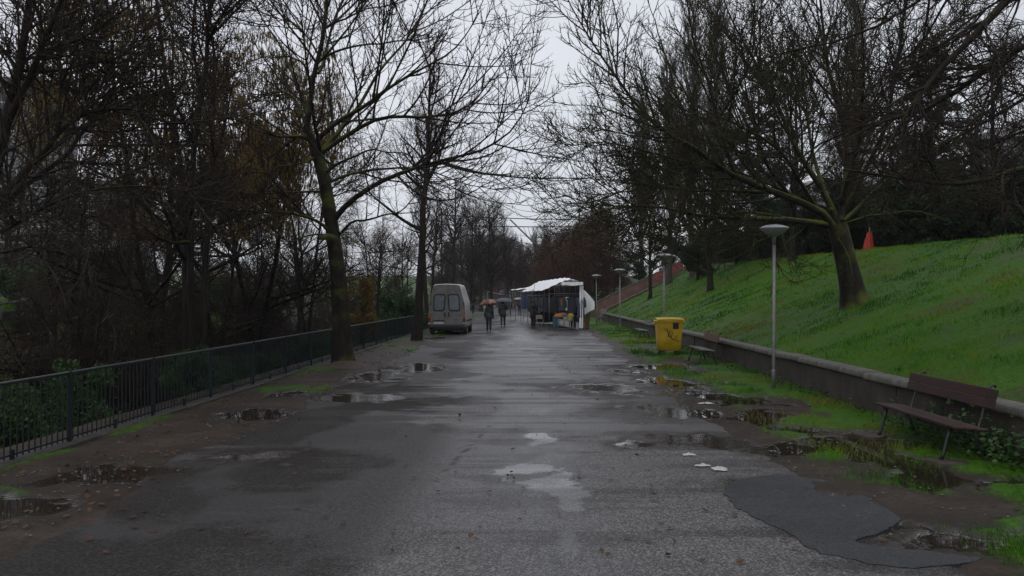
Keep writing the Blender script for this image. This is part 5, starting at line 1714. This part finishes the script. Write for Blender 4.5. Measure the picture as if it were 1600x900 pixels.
def person(loc, rz, H, label, coat, legs, pose, coat_len=.80, hair=M_HAIR, hood=None, group=None):
    """facing local +y. pose: dict of hand positions (fractions of H) and foot offsets"""
    e = empty('person', loc, rz, label, 'person', group)
    k = H / 1.7
    J = {'pelvis': (0, 0, .93), 'waist': (0, .01, 1.05), 'chest': (0, .0, 1.28), 'neck': (0, .0, 1.44), 'jaw': (0, .03, 1.50), 'head': (0, .02, 1.585), 'crown': (0, .01, 1.66)}
    for s_, n_ in ((-1, 'l'), (1, 'r')):
        J['sh' + n_] = (s_ * .185, 0, 1.38)
        J['el' + n_] = pose.get('el' + n_, (s_ * .25, -.03, 1.11))
        J['wr' + n_] = pose.get('wr' + n_, (s_ * .24, .06, .88))
        J['hip' + n_] = (s_ * .09, 0, .88)
        fy = pose.get('foot' + n_, 0.0)
        J['kn' + n_] = (s_ * .095, fy * .55 + .03, .48)
        J['an' + n_] = (s_ * .095, fy, .08 + max(0, -fy) * .12)
        J['toe' + n_] = (s_ * .105, fy + .16, .035)
    names = list(J); V = [tuple(c * k for c in J[n_]) for n_ in names]; ix = {n_: i for i, n_ in enumerate(names)}
    E = [('pelvis', 'waist'), ('waist', 'chest'), ('chest', 'neck'), ('neck', 'jaw'), ('jaw', 'head'), ('head', 'crown')]
    R = {'pelvis': .12, 'waist': .11, 'chest': .125, 'neck': .05, 'jaw': .072, 'head': .088, 'crown': .055}
    for n_ in 'lr':
        E += [('chest', 'sh' + n_), ('sh' + n_, 'el' + n_), ('el' + n_, 'wr' + n_), ('pelvis', 'hip' + n_), ('hip' + n_, 'kn' + n_), ('kn' + n_, 'an' + n_), ('an' + n_, 'toe' + n_)]
        R.update({'sh' + n_: .055, 'el' + n_: .042, 'wr' + n_: .028, 'hip' + n_: .085, 'kn' + n_: .056, 'an' + n_: .040, 'toe' + n_: .030})
    ed = [(ix[a], ix[b_]) for a, b_ in E]
    rr = [R[n_] * k for n_ in names]
    # hands: palm and five fingers each
    for s_, n_ in ((-1, 'l'), (1, 'r')):
        w = Vector(V[ix['wr' + n_]]); el_ = Vector(V[ix['el' + n_]])
        dv = (w - el_).normalized(); side = dv.cross(Vector((0, 0, 1)))
        side = side.normalized() if side.length > .01 else Vector((1, 0, 0))
        nrm = side.cross(dv)
        palm = w + dv * .07 * k
        V.append(tuple(palm)); rr.append(.030 * k); pi_ = len(V) - 1; ed.append((ix['wr' + n_], pi_))
        for f_ in range(5):
            off = (f_ - 1.5) * .019 * k if f_ < 4 else -.035 * k
            ln = (.062, .075, .080, .070)[f_] * k if f_ < 4 else .045 * k
            a_ = palm + side * off + dv * (.045 * k if f_ < 4 else -.01 * k)
            b_ = a_ + dv * ln * .55 - nrm * ln * .25
            c_ = b_ + dv * ln * .20 - nrm * ln * .5
            base = len(V)
            for p_, r_ in ((a_, .0095), (b_, .0085), (c_, .007)):
                V.append(tuple(p_)); rr.append(r_ * k)
            ed += [(pi_, base), (base, base + 1), (base + 1, base + 2)]
    skin_mesh('body', V, ed, rr, M_SKIN, e, 0, 1)
    # clothing: coat over torso and arms, flared skirt, trousers, shoes, hair
    cn = ['waist', 'chest', 'neck', 'shl', 'ell', 'wrl', 'shr', 'elr', 'wrr']
    cv = [tuple(c * k for c in J[n_]) for n_ in cn]
    cv[2] = (0, -.005 * k, 1.425 * k)
    ci = {n_: i for i, n_ in enumerate(cn)}
    ce = [(ci[a], ci[b_]) for a, b_ in (('waist', 'chest'), ('chest', 'neck'), ('chest', 'shl'), ('shl', 'ell'), ('ell', 'wrl'), ('chest', 'shr'), ('shr', 'elr'), ('elr', 'wrr'))]
    cr = [r_ * k for r_ in (.150, .158, .085, .085, .068, .050, .085, .068, .050)]
    ct = skin_mesh('coat', cv, ce, cr, coat, e, 0, 1)
    z0 = coat_len
    MB().lathe([(.13 * k, 1.20 * k), (.172 * k, 1.08 * k), (.188 * k, .95 * k), (.205 * k, z0 * k), (.195 * k, (z0 - .005) * k), (.12 * k, (z0 + .02) * k)], (0, 0, 0), 20, sy=.78).build('coat_skirt', coat, ct)
    tn = []
    for n_ in 'lr':
        tv = [(J['hip' + n_][0] * k, 0, .93 * k)] + [tuple(c * k for c in J[q + n_]) for q in ('kn', 'an')]
        skin_mesh('trouser_leg', tv, [(0, 1), (1, 2)], [.105 * k, .078 * k, .062 * k], legs, e, 0, 1)
        a_ = J['an' + n_]; t_ = J['toe' + n_]
        skin_mesh('shoe', [(a_[0] * k, (a_[1] - .03) * k, (a_[2] - .03) * k), (a_[0] * k, (a_[1] + .06) * k, .042 * k), (t_[0] * k, t_[1] * k, .036 * k)], [(0, 1), (1, 2)], [.050 * k, .046 * k, .038 * k], M_RUBBER, e, 0, 1)
    hd = MB()
    P = []
    for i in range(8):
        t = i / 7
        r_ = .108 * math.sin(math.pi * (.05 + .62 * t)) ** .6 + .002
        P.append([(r_ * k * math.cos(a) * .95, (-.012 + r_ * math.sin(a) * (1.05 if math.sin(a) < 0 else .80)) * k, (1.715 - .225 * t + (.07 * t * max(0, math.sin(a)))) * k) for a in np.linspace(0, 2 * math.pi, 18, endpoint=False)])
    hd.grid(P, True).build('hood' if hood else 'hair', hood or hair, e)
    # face
    for s_ in (-1, 1):
        MB().lathe([(.0, -.006), (.011, -.004), (.013, .002), (0, .006)], (s_ * .033 * k, .102 * k, 1.59 * k), 8, 'Y').build('eye', M_HAIR, e)
        MB().lathe([(.0, -.008), (.02, -.006), (.026, 0), (.0, .008)], (s_ * .090 * k, .01 * k, 1.575 * k), 8, 'X').build('ear', M_SKIN, e)
    MB().tube([(0, .098 * k, 1.595 * k), (0, .122 * k, 1.555 * k), (0, .098 * k, 1.545 * k)], [.008 * k, .015 * k, .010 * k], 6).build('nose', M_SKIN, e)
    MB().box((0, .098 * k, 1.515 * k), (.045 * k, .012 * k, .010 * k)).build('mouth', cloth((.25, .10, .08)), e)
    return e

def umbrella(hand, top, R, mats, label, tilt=(0, 0)):
    e = empty('umbrella', hand, 0, label, 'umbrella', 'open umbrellas')
    e.rotation_euler = (tilt[0], tilt[1], 0)
    H = top - hand[2]
    for g in range(8):
        P = []
        for i in range(7):
            t = i / 6
            r_ = R * math.sin(t * 1.25) / math.sin(1.25)
            z_ = H - R * .42 * (1 - math.cos(t * 1.25)) / (1 - math.cos(1.25))
            P.append([(r_ * math.cos(a) * (1 - .05 * t * math.sin(math.pi * f_)), r_ * math.sin(a) * (1 - .05 * t * math.sin(math.pi * f_)), z_ + .03 * t * t * math.sin(math.pi * f_)) for f_, a in ((f_, (g + f_) * math.pi / 4) for f_ in np.linspace(0, 1, 6))])
        MB().grid(P).build('canopy_panel', mats[g % len(mats)], e, solid=.002)
        a = g * math.pi / 4
        MB().tube([(0, 0, H - R * .33), (R * .5 * math.cos(a), R * .5 * math.sin(a), H - R * .10)], .005, 4).build('stretcher', M_STEEL, e)
    MB().tube([(0, 0, -.06), (0, 0, H + .06)], .009, 6).build('shaft', M_STEEL, e)
    MB().tube([(0, 0, -.02), (0, 0, -.10), (.03, 0, -.14), (.06, 0, -.12)], .014, 6).build('handle', M_BLACKPL, e)
    return e
def up_r(x_, y_): return {'elr': (.25, .10, 1.14), 'wrr': (.13, .26, 1.22)}
woman = (-2.38, 48.0, 0)
person(woman, .0, 1.56, 'person in grey-teal jacket walking under the orange and red umbrella', cloth((.030, .040, .044)), cloth((.012, .016, .030)), dict(elr=(.25, .08, 1.14), wrr=(.12, .24, 1.20), footl=.10, footr=-.10), .84)
umbrella((woman[0] + .10, woman[1] + .26, 1.14), 1.84, .60, [cloth((.22, .10, .055)), cloth((.11, .036, .034)), cloth((.27, .15, .09)), cloth((.10, .032, .032))], 'orange and red striped umbrella held tilted over a walker', (.05, -.16))
man = (-1.83, 55.3, 0)
person(man, .0, 1.70, 'person in dark long jacket walking under the grey umbrella', cloth((.020, .021, .017)), cloth((.016, .018, .026)), dict(elr=(.25, .08, 1.14), wrr=(.10, .24, 1.24), footl=-.12, footr=.12), .72)
umbrella((man[0] + .08, man[1] + .25, 1.26), 1.90, .62, [cloth((.085, .095, .108))], 'dark grey umbrella held over the walker in the long jacket', (.02, .06))
person((.10, 53.2, 0), -.9, 1.80, 'person in long black coat looking at the clothes stall', cloth((.010, .010, .013)), cloth((.010, .010, .012)), dict(elr=(.24, .10, 1.13), wrr=(.12, .22, 1.02)), .60, hood=cloth((.05, .022, .015)))
person((-1.28, 95.0, 0), .1, 1.60, 'small distant person carrying a red rucksack under a pale umbrella', cloth((.016, .018, .026)), cloth((.016, .018, .026)), dict(elr=(.25, .08, 1.14), wrr=(.10, .24, 1.22), footl=.1, footr=-.1), .80)
bg = empty('rucksack', (-1.28, 94.80, 1.0), 0, 'red rucksack on the back of the distant walker', 'bag')
MB().box((0, 0, .12), (.26, .13, .38), bev=.05).build('pack', cloth((.22, .05, .04)), bg)
MB().box((0, -.075, .05), (.18, .04, .16), bev=.02).build('pocket', cloth((.15, .04, .035)), bg)
umbrella((-1.42, 95.25, 1.15), 1.86, .55, [cloth((.42, .44, .48))], 'pale grey umbrella of the distant walker')
person(S(.62, 1.1, 0), 2.9, 1.68, 'stallholder in black behind the clothes table', cloth((.012, .013, .014)), BLACK, {}, .75)
person((-3.2, 86.6, 0), 2.2, 1.7, 'person in dark jacket standing at the far white-roofed stall', cloth((.02, .025, .035)), cloth((.014, .015, .022)), {}, .80)

# ================================================================== far bank wall, buildings, cables
fw = empty('river_wall', (-22.6, 14, 0), 0, 'long dark stone wall with small piers on the far river bank', 'wall')
pier_me = MB().box((0, 0, .45), (.35, .35, 1.0), bev=.03).mesh('pier', M_CONC)
for k in range(36):
    y_ = k * 2.2
    link('pier', pier_me, fw, (0, y_, TZ(-22.6, 14 + y_) - .1))
zz = [TZ(-22.6, 14 + k * 2.2) for k in range(36)]
mb = MB()
for k in range(35):
    mb.add([(-.1, k * 2.2, zz[k] - .6), (-.1, k * 2.2 + 2.2, zz[k + 1] - .6), (-.1, k * 2.2 + 2.2, zz[k + 1] + .35), (-.1, k * 2.2, zz[k] + .35), (.1, k * 2.2, zz[k] - .6), (.1, k * 2.2 + 2.2, zz[k + 1] - .6), (.1, k * 2.2 + 2.2, zz[k + 1] + .35), (.1, k * 2.2, zz[k] + .35)],
           [(0, 3, 2, 1), (4, 5, 6, 7), (3, 7, 6, 2)])
mb.build('wall_body', M_WALL, fw)
MB().tube([(0, k * 2.2, zz[k] + .72) for k in range(36)], .07, 6).build('coping_rail', M_CONC, fw)

def building(name, loc, rz, w, dp, h, storeys, bays, wall, label, roof=None):
    e = empty(name, loc, rz, label, 'building')
    MB().box((0, dp / 2, h / 2), (w, dp, h)).build('wall', wall, e)
    sh = h / storeys; bw = w / bays
    pane = MB().box((0, 0, 0), (bw * .50, .06, sh * .52)).mesh('pane', M_WINGLASS)
    frame = MB().box((0, 0, sh * .30), (bw * .58, .10, .10)).box((0, 0, -sh * .30), (bw * .62, .16, .12)).box((-bw * .27, 0, 0), (.08, .10, sh * .58)).box((bw * .27, 0, 0), (.08, .10, sh * .58)).box((0, 0, 0), (.06, .09, sh * .52)).mesh('window_frame', M_TARP_GREY)
    for i in range(storeys):
        for j in range(bays):
            p_ = ((j + .5) * bw - w / 2, -.02, (i + .55) * sh)
            f_ = link('window', frame, e, p_)
            link('pane', pane, f_, (0, .02, 0))
        MB().box((0, -.06, (i + 1) * sh - .08), (w + .1, .14, .14)).build('storey_band', M_CONC, e)
    if roof:
        ov = .5
        MB().add([(-w / 2 - ov, -ov, h), (w / 2 + ov, -ov, h), (w / 2 + ov, dp + ov, h), (-w / 2 - ov, dp + ov, h), (-w / 4, dp / 2, h + roof), (w / 4, dp / 2, h + roof)],
                 [(0, 1, 5, 4), (1, 2, 5), (2, 3, 4, 5), (3, 0, 4), (0, 3, 2, 1)]).build('roof', simple('roof_slate', (.16, .15, .15), .6, .3, 2) if 'roof_slate' not in MATS else MATS['roof_slate'], e)
    else:
        MB().box((0, dp / 2, h + .25), (w + .4, dp + .4, .5)).build('parapet', M_CONC, e)
    return e
PALE = simple('render_pale', (.30, .30, .31), .8, .15, .6)
GREY = simple('render_grey', (.20, .205, .22), .8, .15, .6)
building('apartment_block', (-68, 92, 1), rad(20), 30, 14, 25, 8, 9, GREY, 'tall grey apartment block glimpsed behind the river wood')
building('apartment_block', (-88, 150, 1), rad(10), 34, 14, 21, 7, 10, PALE, 'pale apartment block further off behind the river trees')
building('town_house', (-13, 235, 3), rad(4), 22, 14, 13, 4, 7, PALE, 'pale house with hipped roof above the wood at the road end', 3.5)
building('town_house', (32, 82, 4.4), rad(-12), 18, 10, 7, 2, 6, PALE, 'low pale building behind the evergreens on the bank', 2.5)
building('town_house', (36, 52, 4.2), rad(-30), 16, 10, 8, 3, 6, GREY, 'grey building behind the bank-top trees above the bench', 2.5)
cb = empty('overhead_cables', (0, 150, 0), 0, 'pair of overhead cables with slanting pale stay above the far road', 'cables')
def CX(x, y): p_ = PX(x, y, 150); return (p_[0], 0, p_[2])
for ya, yb in ((336, 343), (351, 354)):
    MB().tube([CX(690, ya), CX(760, (ya * 2 + yb) / 3 + 1.5), CX(830, (ya + 2 * yb) / 3 + 1.5), CX(905, yb)], .09, 6).build('cable', M_DARKMETAL, cb)
MB().tube([CX(797, 343), CX(843, 388)], .16, 6).build('stay', M_STEEL, cb)
for x_ in (690, 905):
    p_ = CX(x_, 325)
    MB().tube([(p_[0], 0, TZ(p_[0], 150) - .2), p_], [.22, .14], 8).build('mast', M_DARKMETAL, cb)

# ================================================================== litter
def paper(x, y, w, l, seed, label):
    r_ = np.random.default_rng(seed)
    d = CAM_H * FPX / (y - 463.0)
    X = (x - 830.0) * d / FPX
    P = []
    for i in range(8):
        P.append([((-.5 + j / 7) * w * (1 + .12 * math.sin(i * 1.3 + seed)), (-.5 + i / 7) * l * (1 + .2 * math.sin(j + seed)), .020 + r_.random() * .035 * math.sin(math.pi * i / 7) * math.sin(math.pi * j / 7)) for j in range(8)])
    o = MB().grid(P).build('paper_scrap', M_PAPER, None, (X, d, 0), solid=.002)
    return tag(o, label, 'litter', 'paper litter on the asphalt')
paper(1124, 735, .17, .20, 3, 'crumpled white paper scrap on the wet asphalt near the dark patch')
paper(1098, 730, .18, .08, 5, 'flat thin white paper strip beside the crumpled scrap')
paper(1077, 713, .16, .08, 7, 'narrow white paper strip further along the asphalt')
paper(1103, 632, .30, .10, 9, 'white paper lying in the verge puddle')

# ================================================================== rainy air
hz_ = MB().box((0, 1700, 15), (5400, 4000, 38)).build('haze')
m_h = bpy.data.materials.new('haze'); m_h.use_nodes = True
m_h.node_tree.nodes.clear()
ho = m_h.node_tree.nodes.new('ShaderNodeOutputMaterial')
hv = m_h.node_tree.nodes.new('ShaderNodeVolumePrincipled')
hv.inputs['Color'].default_value = (.86, .88, .92, 1)
hv.inputs['Density'].default_value = HAZE
m_h.node_tree.links.new(hv.outputs[0], ho.inputs['Volume'])
hz_.data.materials.append(m_h)
tag(hz_, 'thin grey rain haze filling the air over the park', 'haze', kind='stuff')
